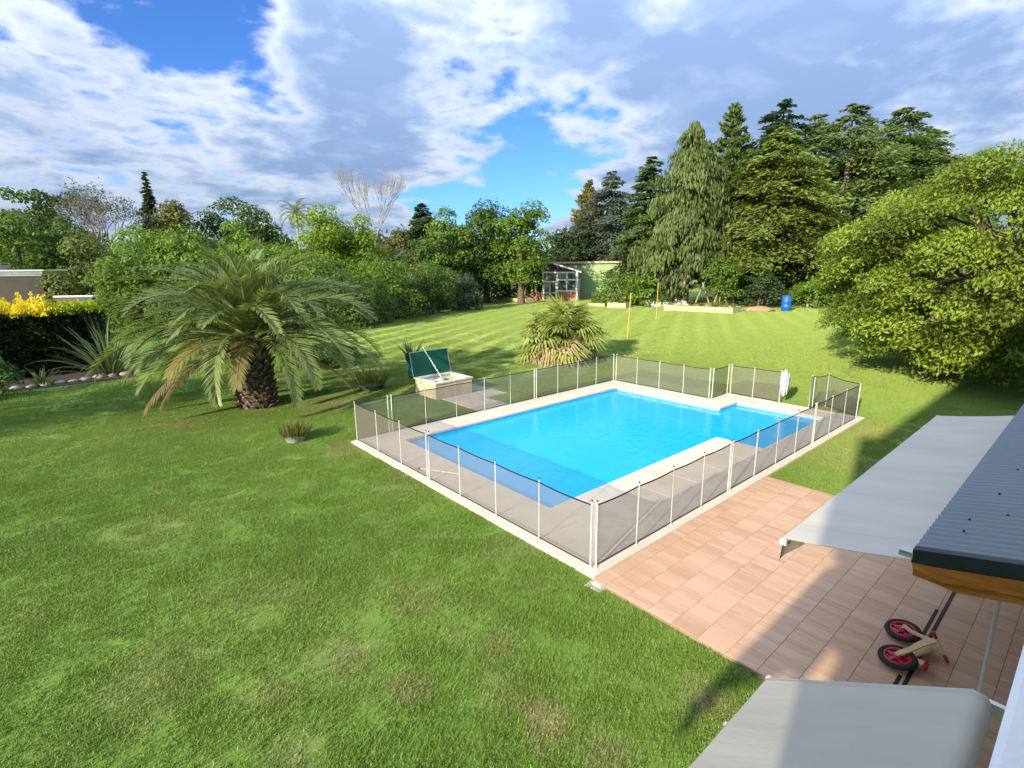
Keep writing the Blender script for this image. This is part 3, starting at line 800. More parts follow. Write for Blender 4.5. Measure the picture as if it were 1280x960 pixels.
cov = empty('hanging_cover', (13.37, 2.50, 0), 'pale blue white folded cover hanging on the last post of the far fence', 'cover')
mb = MB()
prof = []
for i in range(15):
    t = i / 14
    z = 1.27 - .98 * t
    wx = .025 + .20 * math.sin(min(1, t * 3) * math.pi / 2) * (1 - max(0, t - .6) * 1.9) 
    prof.append([(wx * math.cos(a) * (1 + .18 * math.sin(5 * a + i)), .62 * wx * math.sin(a) * (1 + .15 * math.cos(4 * a + i * .7)) - .06, z) for a in [2 * math.pi * k / 14 for k in range(15)]])
mb.grid(prof); mb.obj('cloth', M['cover'], cov)
MB().tube([(-.01, -.20, 1.15), (-.06, -.2, .7), (-.03, -.17, .35)], .012, 6).obj('strap', M['white_metal'], cov)
pr = empty('pool_pole', (.45, 5.35, .02), 'short white pool pole lying on the deck inside the near fence', 'pool pole', rz=math.radians(-62))
MB().tube([(-.55, 0, .02), (.55, 0, .02)], .018, 8).obj('shaft', M['white_paint'], pr)
MB().tube([(-.62, 0, .02), (-.551, 0, .02)], .025, 8).obj('grip', M['black'], pr)
lid = empty('ground_light', (-.17, -.28, -.05), 'small white ground light in a concrete surround at the terrace corner', 'ground light', rz=.1)
MB().box((-.20, -.16, -.02), (.20, .16, .012), 0, .01).obj('surround', M['concrete'], lid)
MB().box((-.11, -.08, .012), (.11, .08, .03), 0, .008).obj('lens', M['lamp_glass'], lid)

# ------------------------------------------------------------------ path and pump box
path = bpy.data.objects.new('garden_path', None); COL.objects.link(path); props(path, kind='structure')
for a, b, c_, d_ in ((4.72, 6.1, 9.17, 10.05), (4.72, 6.1, 10.06, 10.95), (4.72, 6.1, 10.96, 11.72), (6.11, 7.2, 10.7, 11.72)):
    MB().box((a, c_, -.12), (b, d_, -.02 + random.uniform(-.004, .004)), 0, .008).obj('paving_slab', M['concrete'], path)
pb = empty('pump_box', (5.2, 12.9, -.05), 'cream pool pump box with its dark green lid propped open', 'pump box')
mb = MB()
X0, X1, Y0, Y1, H = -.72, 1.02, -1.15, .35, .62
mb.box((X0, Y0, -.1), (X1, Y0 + .12, H), 0); mb.box((X0, Y1 - .12, -.1), (X1, Y1, H), 0)
mb.box((X0, Y0 + .121, -.1), (X0 + .12, Y1 - .121, H), 0); mb.box((X1 - .12, Y0 + .121, -.1), (X1, Y1 - .121, H), 0)
mb.obj('masonry', M['cream'], pb)
mb = MB()
for lo, hi in (((X0 - .04, Y0 - .04), (X1 + .04, Y0 + .15)), ((X0 - .04, Y1 - .15), (X1 + .04, Y1 + .04)), ((X0 - .04, Y0 + .151), (X0 + .15, Y1 - .151)), ((X1 - .15, Y0 + .151), (X1 + .04, Y1 - .151))):
    mb.box((lo[0], lo[1], H + .002), (hi[0], hi[1], H + .06), 0, .008)
mb.obj('rim', M['box_inside'], pb)
MB().box((X0 + .12, Y0 + .12, .1), (X1 - .12, Y1 - .12, .5)).obj('inner_floor', M['box_inside'], pb)
mb = MB()
mb.tube([(.0, -.5, .5), (.0, -.5, .70)], .14, 12); mb.tube([(-.5, -.3, .56), (.35, -.3, .56), (.35, -.6, .58)], .05, 8)
mb.obj('pump', M['zinc'], pb)
# lid: a shallow tray hinged along the back, leaning past upright
LT = Matrix.Translation((0, Y1 + .06, H + .03)) @ Matrix.Rotation(math.radians(-13), 4, 'X')
mb = MB()
LH = 1.04
mb.box((X0 - .05, 0, 0), (X1 + .05, .03, LH), 0, 0, LT)
for lo, hi in (((X0 - .05, .031, 0), (X0 - .02, .36, LH)), ((X1 + .02, .031, 0), (X1 + .05, .36, LH)), ((X0 - .019, .031, LH - .03), (X1 + .019, .36, LH)), ((X0 - .019, .031, 0), (X1 + .019, .36, .03))):
    mb.box(lo, hi, 0, 0, LT)
mb.box((X0 - .019, .33, .031), (X1 + .019, .36, LH - .031), 0, 0, LT)
lidob = mb.obj('lid', M['box_green'], pb)
mb = MB()
for lo, hi in (((X0 - .06, -.022, -.01), (X0 - .03, -.002, LH + .01)), ((X1 + .03, -.022, -.01), (X1 + .06, -.002, LH + .01)), ((X0 - .029, -.022, LH - .02), (X1 + .029, -.002, LH + .01))):
    mb.box(lo, hi, 0, 0, LT)
mb.obj('lid_edge', M['alu'], pb)
for z in (.20, .75):
    mb = MB(); mb.tube([LT @ Vector((X0 - .06, .12, z)), LT @ Vector((X0 - .17, .12, z + .03)), LT @ Vector((X0 - .17, .12, z + .27)), LT @ Vector((X0 - .06, .12, z + .30))], .022, 6)
    mb.obj('handle', M['box_green'], pb)
MB().tube([(.1, -.35, H + .02), LT @ Vector((-.12, -.03, 1.2))], .014, 6).obj('prop_rod', M['alu'], pb)
# flat zinc cover on the ground beside it
MB().box((-.36, -.55, 0), (.36, .45, .13), 0, .02).obj('step_block', worn('blue_grey_block', (.20, .23, .24), .7), pb, (1.45, -.55, -.03))

# ------------------------------------------------------------------ house side: awnings, veranda roof, house
house = empty('house', (0, 0, 0), 'white rendered house whose balcony ledge shows at the lower right', 'house')
mb = MB()
mb.box((-7.3, -12.0, -.1), (16.0, -5.31, 3.05), 0)
mb.obj('lower_wall', M['house_wall'], house)
mb = MB()
mb.box((-6.895, -5.70, 3.06), (-1.9, -5.108, 4.2), 0, .012)
mb.obj('balcony_ledge', M['wall_white'], house)
mb = MB()
mb.box((-7.45, -6.895, 4.21), (-6.90, -5.125, 7.2), 0)
mb.obj('corner_pier', M['house_wall'], house)
mb = MB()
mb.box((-7.3, -12.0, 3.06), (-2.5, -6.9, 7.2), 0); mb.box((-2.49, -12.0, 3.06), (16.0, -5.75, 7.2), 0)
mb.obj('upper_wall', M['house_wall'], house)
mb = MB(); mb.box((-7.7, -12.4, 7.21), (16.3, -5.6, 7.45)); mb.obj('roof', M['roof_trim'], house)

# veranda roof of corrugated sheet, eave along X, rising towards the house
ver = empty('veranda_roof', (-1.4, -4.36, 2.8), 'blue grey corrugated veranda roof with varnished timber end', 'roof')
SL = math.tan(math.radians(13))
pitch = .105; amp = .021; K = int(11.4 / pitch)
mb = MB()
rowA, rowB, rowC = [], [], []
for i in range(K * 6 + 1):
    x = i * pitch / 6; z = amp * math.cos(i / 6 * 2 * math.pi)
    rowA.append((x, 0, z)); rowB.append((x, -.95, z + .95 * SL)); rowC.append((x, 0, z - .004))
mb.grid([rowA, rowB]); mb.grid([rowC, [(a, b, c_ - .004) for a, b, c_ in rowB]])
mb.obj('corrugated_sheet', M['roof'], ver)
mb = MB()
mb.prism([(-.005, -.09), (-.005, -.02), (-.95, -.02 + .95 * SL), (-.95, -.09 + .95 * SL)], -.03, -.006, 'x')
mb.prism([(-.005, -.02), (-.005, .022), (-.95, .022 + .95 * SL), (-.95, -.02 + .95 * SL)], -.03, .05, 'x')
mb.obj('end_flashing', M['roof_trim'], ver, fix=True)
mb = MB()
mb.tube([(-.035, .05, -.045), (.02, .05, -.045)], .0, 4) if False else None
mb.box((-.035, -.01, -.022), (.05, .08, -.010), 0); mb.box((-.035, -.01, -.055), (.05, .08, -.026), 0)
mb.obj('gutter_end', M['alu'], ver)
mb = MB()
mb.prism([(-.03, -.20), (-.006, -.105), (-.95, -.105 + .95 * SL), (-.95, -.295 + .95 * SL), (-.30, -.295 + .3 * SL)], .0, .07, 'x')
mb.obj('rafter', M['varnish'], ver, fix=True)
mb = MB()
mb.prism([(-.028, -.195), (-.02, -.10), (-.95, -.10 + .95 * SL), (-.95, -.22 + .95 * SL), (-.10, -.22 + .1 * SL)], -.026, -.002, 'x')
mb.obj('barge_board', M['varnish'], ver, fix=True)
for i in range(1, 7):
    xx = 1.6 * i
    MB().prism([(-.02, -.24), (-.02, -.03), (-.95, -.03 + .95 * SL), (-.95, -.24 + .95 * SL)], xx, xx + .07, 'x').obj('rafter', M['varnish'], ver, fix=True)
for x, y in ((.49, -.22), (.78, -.21), (.98, -.42), (1.57, -.30), (1.86, -.46), (2.45, -.33), (3.04, -.5), (.69, -.62), (1.27, -.66)):
    z = -y * SL + amp
    MB().tube([(x, y, z - .002), (x, y, z + .006), (x, y, z + .014)], [.009, .009, .004], 6).obj('screw', M['black'], ver)

def awning(name, label, x0, x1, yf, zf, yb, zb, sag, fab, near=False):
    root = empty(name, (x0, yf, zf), label, 'awning', 'retractable awnings on the house front')
    W = x1 - x0; D = yb - yf; dz = zb - zf
    mb = MB()
    top = []; bot = []
    for i in range(25):
        t = i / 24
        row = []
        for j in range(41):
            u_ = j / 40
            z = dz * t - sag * 4 * t * (1 - t) * (1 - .25 * math.cos(u_ * math.pi * 2)) + .004 * math.sin(u_ * 60 + t * 3) * (1 - t) * (1 if u_ < .3 else .3)
            yy = D * t
            if near and t > .93:                       # the cloth turns down over its roller
                q = (t - .93) / .07 * 1.6
                yy = D * .93 - .075 * math.sin(q); z = dz * .93 - .075 * (1 - math.cos(q))
            row.append((W * u_, yy, z + .02))
        top.append(row); bot.append([(a, b, c_ - .004) for a, b, c_ in row])
    mb.grid(top); mb.grid(bot[::-1])
    mb.obj('fabric', fab, root)
    mb = MB(); mb.tube([(-.01, -.026, -.012), (W + .01, -.026, -.012)], .018, 10); mb.obj('front_bar', M['white_metal'], root)
    for xx in (-.06, W + .03):
        MB().box((xx + (.03 if xx < 0 else -.03), -.05, -.04), (xx + (.06 if xx < 0 else 0), .012, .024), 0, .008).obj('end_cap', M['white_metal'], root)
    mb = MB()
    R1, R2 = [], []
    for j in range(61):
        u_ = j / 60
        zz_ = -.05
        R1.append((W * u_, -.006 + .004 * math.sin(j * 1.3), zz_)); R2.append((W * u_ - .02, .0 + .035 * math.sin(j * .9), -.24 - .02 * math.sin(j * .7)))
    mb.grid([R1, [((a[0] + b[0]) / 2, (a[1] + b[1]) / 2 + .012 * math.sin(i * 1.1), (a[2] + b[2]) / 2) for i, (a, b) in enumerate(zip(R1, R2))], R2])
    mb.obj('valance', M['valance'], root)
    mb = MB(); rr_ = .06 if near else .06; dzr = dz * .93 - .075 if near else dz - .02; Dr = D * .93 if near else D; mb.tube([(-.02, Dr, dzr), (W + (.0 if near else .02), Dr, dzr)], rr_, 14); mb.obj('roller', M['white_metal'], root)
    for u_ in (.12, .88):
        MB().tube([(W * u_, .02, -.03), (W * (u_ + (.10 if u_ < .5 else -.10)), D * .5, dz * .5 - .16), (W * u_, Dr + .1, dzr - .02)], .022, 8).obj('folding_arm', M['white_metal'], root)
    for xx in (-.05, W + .02):
        MB().tube([(xx - (.03 if near and xx > 0 else 0), Dr, dzr - (.03 if near else -.02)), (xx + (.0 if near and xx > 0 else .03), Dr, dzr - (.03 if near else -.02))], .06 if near else .09, 16).obj('roller_bracket', M['white_metal'], root)
        MB().box((xx, min(D, Dr) - .36, dzr - .02), (xx + .03, Dr - (.045 if near else .085), dzr + .04), 0).obj('wall_fixing', M['alu'], root)
    return root
awning('awning', 'pale grey awning spread over the lawn and terrace beyond the corrugated roof', -1.03, 5.40, -3.27, 2.30, -4.95, 2.72, .05, M['awning'])
awning('awning', 'grey awning nearest the camera at the bottom right beside the white ledge', -7.2, -2.98, -3.98, 2.30, -5.03, 2.93, .0, M['awning2'], True)
ck = empty('awning_crank', (-.7, -4.85, 1.3), 'long white crank rod hanging upright between the roof end and near awning', 'crank rod')
MB().tube([(0, 0, 0), (0, 0, 1.25)], .014, 8).obj('rod', M['white_metal'], ck)
MB().tube([(0, 0, 1.25), (0, -.02, 1.32), (0, -.06, 1.34)], .011, 8).obj('hook', M['alu'], ck)
MB().tube([(0, 0, 0), (.06, 0, -.05), (.06, 0, -.2)], .012, 8).obj('crank_handle', M['white_metal'], ck)

# ------------------------------------------------------------------ balance bike lying on its side
bike = empty('balance_bike', (1.58, -4.0, 0), 'wooden balance bike with red wheels lying on its side on the terrace', 'balance bike')
bo = Vector((1.58, -4.0, 0))
def wheel(c, tilt):
    m4 = Matrix.Translation(Vector(c) - bo) @ Matrix.Rotation(tilt[0], 4, 'X') @ Matrix.Rotation(tilt[1], 4, 'Y')
    prof = []
    for k in range(11):
        a = 2 * math.pi * k / 10
        prof.append((.178 + .034 * math.cos(a), .028 * math.sin(a)))
    wo = MB().lathe(prof, 28, mat=m4).obj('wheel', M['rubber'], bike)
    mb = MB()
    mb.lathe([(.150, -.024), (.150, .024), (.122, .020), (.118, -.020), (.150, -.024)], 28, mat=m4)
    mb.lathe([(.0, .03), (.046, .03), (.05, -.03), (0, -.03)], 16, mat=m4)
    for k in range(5):
        a = 2 * math.pi * k / 5
        r_ = m4 @ Matrix.Rotation(a, 4, 'Z')
        mb.box((.04, -.024, -.014), (.125, .024, .014), 0, 0, r_)
    mb.obj('rim', M['red'], wo)
    MB().lathe([(0, .055), (.014, .055), (.016, .03), (0, .03)], 10, mat=m4).obj('axle_nut', M['alu'], wo)
wheel((1.26, -3.96, .085), (-.10, -.13)); wheel((1.90, -3.87, .095), (-.08, -.15))
def plank(pts, wid, th, name, mat, ups=None):
    mb = MB(); L_, R_ = [], []
    for i, p_ in enumerate(pts):
        p_ = Vector(p_) - bo
        d = (Vector(pts[min(i + 1, len(pts) - 1)]) - Vector(pts[max(i - 1, 0)])); d.normalize()
        up = Vector(ups or (0, .1, 1)); s_ = d.cross(up).normalized(); up = s_.cross(d)
        wv = wid[i] / 2
        L_.append((p_ + s_ * wv, p_ - s_ * wv, p_ - s_ * wv - up * th, p_ + s_ * wv - up * th))
    n_ = len(pts)
    v = [q for r_ in L_ for q in r_]; f = []
    for i in range(n_ - 1):
        for k in range(4): f.append((i * 4 + k, i * 4 + (k + 1) % 4, (i + 1) * 4 + (k + 1) % 4, (i + 1) * 4 + k))
    f += [(3, 2, 1, 0), tuple((n_ - 1) * 4 + k for k in range(4))]
    mb.add(v, f); return mb.obj(name, mat, bike, fix=True)
plank([(1.22, -3.95, .150), (1.30, -3.985, .155), (1.44, -4.05, .165), (1.58, -4.10, .18), (1.70, -4.15, .19), (1.80, -4.19, .19)], [.05, .075, .072, .085, .095, .10], .02, 'frame_side', M['plywood'])
plank([(1.24, -3.97, .045), (1.45, -4.06, .06), (1.62, -4.12, .075), (1.79, -4.2, .085)], [.06, .075, .09, .09], .02, 'frame_side', M['plywood'])
plank([(1.93, -3.86, .165), (1.86, -3.96, .16), (1.84, -4.08, .165), (1.82, -4.20, .175), (1.79, -4.29, .18)], [.045, .055, .06, .085, .05], .02, 'fork', M['plywood'])
plank([(1.91, -3.88, .045), (1.84, -4.08, .06), (1.80, -4.22, .075), (1.77, -4.30, .08)], [.05, .06, .085, .06], .02, 'fork', M['plywood'])
MB().tube([Vector(p_) - bo for p_ in ((1.66, -4.22, .36), (1.70, -4.30, .20), (1.72, -4.37, .05))], .013, 8).obj('handlebar', M['plywood'], bike)
for a, b in (((1.655, -4.205, .395), (1.675, -4.245, .31)), ((1.712, -4.345, .11), (1.73, -4.39, .015))):
    MB().tube([Vector(a) - bo, Vector(a).lerp(Vector(b), .1) - bo, Vector(a).lerp(Vector(b), .9) - bo, Vector(b) - bo], [.016, .021, .021, .016], 10).obj('grip', M['red'], bike)
plank([(1.38, -4.09, .10), (1.36, -4.16, .11), (1.33, -4.22, .11)], [.03, .07, .10], .06, 'saddle_post', M['plywood'])
mb = MB()
sad = Vector((1.335, -4.235, .10)) - bo
mb.lathe([(0.0, -.012), (.06, -.012), (.07, 0), (.06, .016), (0, .02)], 14, mat=Matrix.Translation(sad) @ Matrix.Rotation(math.radians(80), 4, 'X') @ Matrix.Scale(1.5, 4, (1, 0, 0)))
mb.obj('saddle', M['red'], bike)

# ------------------------------------------------------------------ date palm in front, left
def frond_mesh(rs, L, a0, droop, n=60, leaf=.66, mat='palm', vang=.5, twist=0.0):
    """one feather leaf in the XZ plane, rachis start at the origin"""
    pts = []; p_ = np.zeros(3); ang = a0
    seg = 16
    for i in range(seg + 1):
        pts.append(p_.copy()); t = i / seg
        p_ = p_ + np.array([math.cos(ang), twist * .12 * t, math.sin(ang)]) * L / seg
        ang -= droop / seg * (.45 + 1.3 * t)
    pts = np.array(pts)
    mb = MB()
    mb.tube([tuple(q) for q in pts], [.045 * (1 - .88 * i / seg) + .004 for i in range(seg + 1)], 5)
    me_r = mb
    V = []; T = []
    for side in (-1, 1):
        for i in range(n):
            t = .10 + .90 * (i + rs.random() * .5) / n
            f_ = t * seg; k = min(seg - 1, int(f_)); q = pts[k] + (pts[k + 1] - pts[k]) * (f_ - k)
            tg = pts[k + 1] - pts[k]; tg /= np.linalg.norm(tg)
            up = np.cross(np.array([0, 1.0, 0]), tg) * -1
            if up[2] < 0 and abs(tg[2]) < .9: up = -up
            ln = leaf * (math.sin(math.pi * min(1, t * .86 + .12)) ** .55) * (.85 + .3 * rs.random())
            fwd = .75 + .5 * t
            d = tg * fwd + np.array([0, side, 0]) * (1.0 - .3 * t) + up * (vang * (.5 + rs.random()))
            d /= np.linalg.norm(d)
            sag = np.array([0, 0, -1.0]) * ln * (.16 + .16 * rs.random())
            wdt = np.cross(d, up); wdt /= np.linalg.norm(wdt) + 1e-9
            wv = wdt * .026
            m_ = q + d * ln * .55 + sag * .35; e = q + d * ln + sag
            V.append([q - wv * .7, m_ - wv, m_ + wv, q + wv * .7]); V.append([m_ - wv, e - wv * .12, e + wv * .12, m_ + wv])
            c_ = rs.normal(.5, .17); T += [c_, c_ + .08]
    me = quads_mesh('frond', np.array(V), np.array(T), M[mat])
    # join the rachis
    n0 = len(me.vertices)
    me2 = bpy.data.meshes.new('frond')
    vv = [v.co[:] for v in me.vertices] + me_r.v
    ff = [tuple(pp.vertices) for pp in me.polygons] + [tuple(i + n0 for i in f) for f in me_r.f]
    me2.from_pydata(vv, [], ff)
    at = me2.attributes.new('tint', 'FLOAT', 'FACE')
    at.data.foreach_set('value', np.concatenate([np.clip(T, 0, 1), np.full(len(me_r.f), .95)]).astype(np.float32))
    me2.materials.append(M[mat]); bpy.data.meshes.remove(me)
    return me2

rs = np.random.default_rng(11)
palm = empty('date_palm', (-.9, 15.65, -.05), 'big stout date palm with arching feather fronds on the left lawn', 'palm tree')
mb = MB()
mb.tube([(0, 0, -.1), (0, 0, .35), (.02, 0, 1.0), (.03, 0, 1.7), (.03, 0, 2.25), (.03, 0, 2.7)], [.62, .66, .60, .56, .60, .40], 16)
mb.obj('trunk', M['palm_bark'], palm)
V = []; F = []
mb = MB()
rows = 15
for r_ in range(rows):
    z = .0 + 2.25 * r_ / (rows - 1)
    R_ = .64 - .08 * math.sin(r_ / rows * math.pi) + (0.08 if r_ > 11 else 0)
    for k in range(15):
        a = 2 * math.pi * (k + .5 * (r_ % 2)) / 15 + rs.normal(0, .05)
        m4 = Matrix.Rotation(a, 4, 'Z') @ Matrix.Translation((R_ - .02, 0, z + rs.normal(0, .03))) @ Matrix.Rotation(math.radians(-52 + rs.normal(0, 9)), 4, 'Y')
        l_ = .20 + rs.random() * .12; b_ = .115
        mb.add([m4 @ Vector(q) for q in ((-.06, -b_, 0), (-.06, b_, 0), (-.06, 0, .07), (l_, -b_ * .55, .0), (l_, b_ * .55, .0), (l_ * .96, 0, .06))],
               [(0, 3, 5, 2), (2, 5, 4, 1), (0, 1, 4, 3), (3, 4, 5), (0, 2, 1)])
props(mb.obj('leaf_bases', M['boot'], palm), kind='stuff')
protos = [frond_mesh(rs, 4.6, 0, dr, mat='palm', vang=.45, twist=tw) for dr, tw in ((1.25, .6), (1.6, -.8), (2.0, .4), (1.4, -.3), (1.8, .9))]
old = frond_mesh(rs, 4.1, 0, 1.1, mat='palm_old', vang=.1, n=44)
dead = frond_mesh(rs, 4.0, 0, .9, mat='palm_dead', vang=-.25, n=40, leaf=.45)
K = 96
ga = math.pi * (3 - math.sqrt(5))
for i in range(K):
    t = i / (K - 1)
    el = math.radians(88 - 86 * t ** 1.05 + rs.normal(0, 6))
    az = i * ga + rs.normal(0, .12)
    me = protos[rs.integers(5)] if t < .86 else (old if rs.random() < .35 else protos[rs.integers(5)])
    s_ = (.70 + .33 * min(1, t * 2.2)) * rs.uniform(.9, 1.08) * (1.0 if t < .8 else .9)
    o = link('frond', me, palm, (.03 + .25 * math.cos(az) * t, .25 * math.sin(az) * t, 2.85 - .42 * t))
    o.rotation_euler = (rs.normal(0, .18), -el, az); o.scale = (s_, s_, s_)
    if me is old: o['label'] = 'older yellowing palm frond hanging low'
for az, el in ((math.radians(185), -8), (math.radians(-20), -12), (math.radians(150), -15)):
    o = link('frond', dead, palm, (.2 * math.cos(az), .2 * math.sin(az), 2.3)); o.rotation_euler = (0, math.radians(-el), az)
    o['label'] = 'dried brown palm frond'

# ------------------------------------------------------------------ fan palm behind the fence
def fan_mesh(rs, rad, pet, mat, nseg=26, spread=math.radians(250), fold=.06, limp=.35):
    V = []; T = []
    base = np.array([pet, 0, 0.0])
    V += [[np.array([0, -.02, 0]), base + [0, -.014, 0], base + [0, .014, 0], np.array([0, .02, 0])]]; T += [.7]
    V += [[np.array([0, 0, -.02]), base + [0, 0, -.014], base + [0, 0, .014], np.array([0, 0, .02])]]; T += [.7]
    for i in range(nseg):
        a = (-.5 + (i + .5) / nseg) * spread; da = spread / nseg * .5
        r_ = rad * (.8 + .2 * math.cos(a * .6)) * rs.uniform(.92, 1.05)
        z = fold * (1 if i % 2 else -1)
        def P(rr, aa, dz): return base + np.array([rr * math.cos(aa), rr * math.sin(aa), dz])
        z1 = -.12 * r_ * .6 + z * .5 + .18 * abs(math.sin(a)) * r_; tip = z1 - limp * r_ * rs.uniform(.5, 1.4)
        c_ = rs.normal(.5, .17)
        V.append([base, P(.62 * r_, a - da, z1 - z), P(.64 * r_, a, z1 + z), P(.62 * r_, a + da, z1 - z)]); T.append(c_)
        V.append([P(.62 * r_, a - da * .9, z1 - z), P(.95 * r_, a - da * .15, tip), P(.95 * r_, a + da * .15, tip), P(.62 * r_, a + da * .9, z1 - z)]); T.append(c_ + .1)
    return quads_mesh('fan_leaf', np.array(V), np.array(T), M[mat])
rs = np.random.default_rng(5)
fp = empty('fan_palm', (14.4, 14.6, -.05), 'shaggy fan palm with dry hanging leaves behind the pool fence', 'palm tree')
MB().tube([(0, 0, -.1), (0, 0, .6), (.05, 0, 1.4)], [.42, .38, .25], 10).obj('trunk', M['palm_bark'], fp)
fans = [fan_mesh(rs, 1.15, 1.35, 'fan'), fan_mesh(rs, 1.0, 1.1, 'fan', limp=.5), fan_mesh(rs, 1.2, 1.5, 'fan', limp=.25)]
fdead = [fan_mesh(rs, .95, 1.25, 'fan_dead', nseg=20, spread=math.radians(200), limp=.9), fan_mesh(rs, .85, 1.1, 'fan_dead', nseg=18, spread=math.radians(170), limp=1.1)]
for i in range(78):
    t = i / 77
    el = math.radians(86 - 105 * t ** .95 + rs.normal(0, 6)); az = i * ga + rs.normal(0, .2)
    me = fans[rs.integers(3)]; s_ = rs.uniform(.95, 1.3)
    s_ *= .80 if t < .45 else .95; o = link('fan_leaf', me, fp, (.05, 0, 1.15)); o.rotation_euler = (rs.normal(0, .25), -el, az); o.scale = (s_,) * 3
for i in range(36):
    az = i * ga; el = math.radians(rs.uniform(-45, 8)); s_ = rs.uniform(.95, 1.3)
    o = link('fan_leaf', fdead[i % 2], fp, (.05, 0, 1.1)); o.rotation_euler = (rs.normal(0, .3), -el, az); o.scale = (s_,) * 3
    o['label'] = 'dry straw coloured fan leaf hanging down'

# ------------------------------------------------------------------ strap leaved plants, pots
def strap(rs, L, a0, droop, wdt, seg=6):
    P = []; p_ = np.zeros(3); ang = a0; rows = []
    for i in range(seg + 1):
        t = i / seg
        wv = wdt * (1 - t ** 2.2) * (.7 + .6 * min(1, t * 3)) + .003
        rows.append([(p_[0], -wv, p_[2] + wv * .5), (p_[0], 0, p_[2]), (p_[0], wv, p_[2] + wv * .5)])
        p_ = p_ + np.array([math.cos(ang), 0, math.sin(ang)]) * L / seg; ang -= droop / seg * (.2 + 1.6 * t)
    mb = MB(); mb.grid(rows)
    me = mb.mesh('leaf', M['flax'])
    at = me.attributes.new('tint', 'FLOAT', 'FACE'); at.data.foreach_set('value', np.full(len(me.polygons), float(np.clip(rs.normal(.5, .25), 0, 1)), dtype=np.float32))
    return me
rs = np.random.default_rng(3)
def strap_plant(name, loc, label, L, n, wdt, el0=88, el1=25, r0=.25):
    root = empty(name, loc, label, 'plant')
    ms = [strap(rs, L * rs.uniform(.75, 1.1), 0, d_, wdt) for d_ in (.25, .5, .9, 1.5, 2.0, .7)]
    for i in range(n):
        t = i / (n - 1); az = i * ga
        o = link('leaf', ms[rs.integers(6)], root, (r0 * t * math.cos(az), r0 * t * math.sin(az), 0))
        o.rotation_euler = (rs.normal(0, .2), -math.radians(el0 - (el0 - el1) * t + rs.normal(0, 6)), az); s_ = rs.uniform(.8, 1.1); o.scale = (s_,) * 3
strap_plant('flax_plant', (-4.55, 27.5, -.05), 'tall grey green flax plant at the right end of the yellow topped hedge', 3.0, 84, .045, r0=.5)
strap_plant('strap_leaf_plant', (-7.1, 26.3, -.05), 'small strap leaved plant on the edging in front of the hedge', 1.15, 34, .035, el1=12)

def tuft(rs, n, R_, h, mat, name, parent, z=.0, spread=.35, wdt=.014):
    a = rs.random(n) * 6.283; r_ = R_ * np.sqrt(rs.random(n))
    c = np.stack([r_ * np.cos(a), r_ * np.sin(a), np.full(n, z)], 1)
    d = nrm(np.stack([np.cos(a) * spread * r_ / R_ + rs.normal(0, .15, n), np.sin(a) * spread * r_ / R_ + rs.normal(0, .15, n), np.ones(n)], 1))
    L = h * rs.uniform(.4, 1.1, n)
    V = leaf_quads(c + d * L[:, None] * .5, d, rdir(rs, n), L, np.full(n, wdt * 2))
    return link(name, quads_mesh(name, V, rs.normal(.5, .2, n), M[mat]), parent)
pot = empty('planter', (-1.3, 10.5, -.05), 'low zinc planter with grassy plant on the open lawn', 'planter')
MB().lathe([(.24, 0), (.36, .20), (.375, .21), (.345, .205), (.30, .13), (0, .13)], 20).obj('bowl', M['zinc'], pot)
tuft(rs, 420, .33, .52, 'potplant', 'grass_plant', pot, .12, .5)
pot = empty('planter', (3.5, 15.25, -.05), 'wide dark planter under the tips of the big palm fronds', 'planter')
MB().lathe([(.42, 0), (.60, .24), (.63, .26), (.58, .25), (.5, .18), (0, .18)], 22).obj('bowl', M['dark_pot'], pot)
tuft(rs, 360, .52, .85, 'potplant', 'grass_plant', pot, .17, .7)
MB().tube([(-.45, .1, .2), (-.72, .2, .95)], .02, 6).obj('stick', M['cane'], pot)
tuft(rs, 60, .12, 1.0, 'flax', 'tall_leaves', pb, .0, .8, .02).location = (.15, 2.1, 1.15)

# ------------------------------------------------------------------ far end of the garden: shed, beds, poles and odds and ends
EX = Vector((0.60, -0.80, 0)); EA = math.atan2(EX.y, EX.x)
shed = empty('garden_shed', (51.6, 47.15, -.05), 'white framed brick and glass shed with sloping roof at the garden end', 'shed', rz=EA)
# local x: along the front (0 = right corner), local y: to the back
def sb(lo, hi, name, mat, par=None, ch=0): return MB().box(lo, hi, 0, ch).obj(name, M[mat], par or shed)
sb((-2.95, 0, 0), (-.18, .16, 1.32), 'brick_wall', 'brick'); sb((-7.6, 0, 0), (-5.1, .16, 1.25), 'brick_wall', 'brick'); sb((0, .2, 0), (.16, 4.4, 1.32), 'brick_wall', 'brick')
sb((-5.2, -.05, 0), (-2.9, 0.0, .06), 'door_step', 'concrete')
for x in (-5.1, -3.05, -.16): sb((x, -.02, .02), (x + .2, .20, 4.0), 'post', 'white_paint')
sb((-5.1, -.021, 4.001), (.04, .20, 4.17), 'head_rail', 'white_paint')
sb((-2.85, -.015, 1.321), (-.16, .17, 1.46), 'window_sill', 'white_paint')
dr = sb((-4.90, .0, .06), (-4.82, .1, 2.75), 'door', 'white_paint')
for lo, hi in (((-4.9, .001, 2.66), (-3.06, .101, 2.85)), ((-4.04, .0, .07), (-3.93, .1, 2.65)), ((-3.14, .0, .07), (-3.06, .1, 2.65)), ((-4.81, .002, 1.08), (-4.05, .1, 1.2)), ((-3.92, .002, 1.08), (-3.15, .1, 1.2)), ((-4.81, .002, .07), (-4.05, .1, .2)), ((-3.92, .002, .07), (-3.15, .1, .2))):
    sb(lo, hi, 'door_rail', 'white_paint', dr)
for x0, x1 in ((-4.81, -4.05), (-3.92, -3.15)):
    for z0, z1 in ((.21, 1.07), (1.21, 2.65)): sb((x0, .04, z0), (x1, .06, z1), 'pane', 'glass', dr)
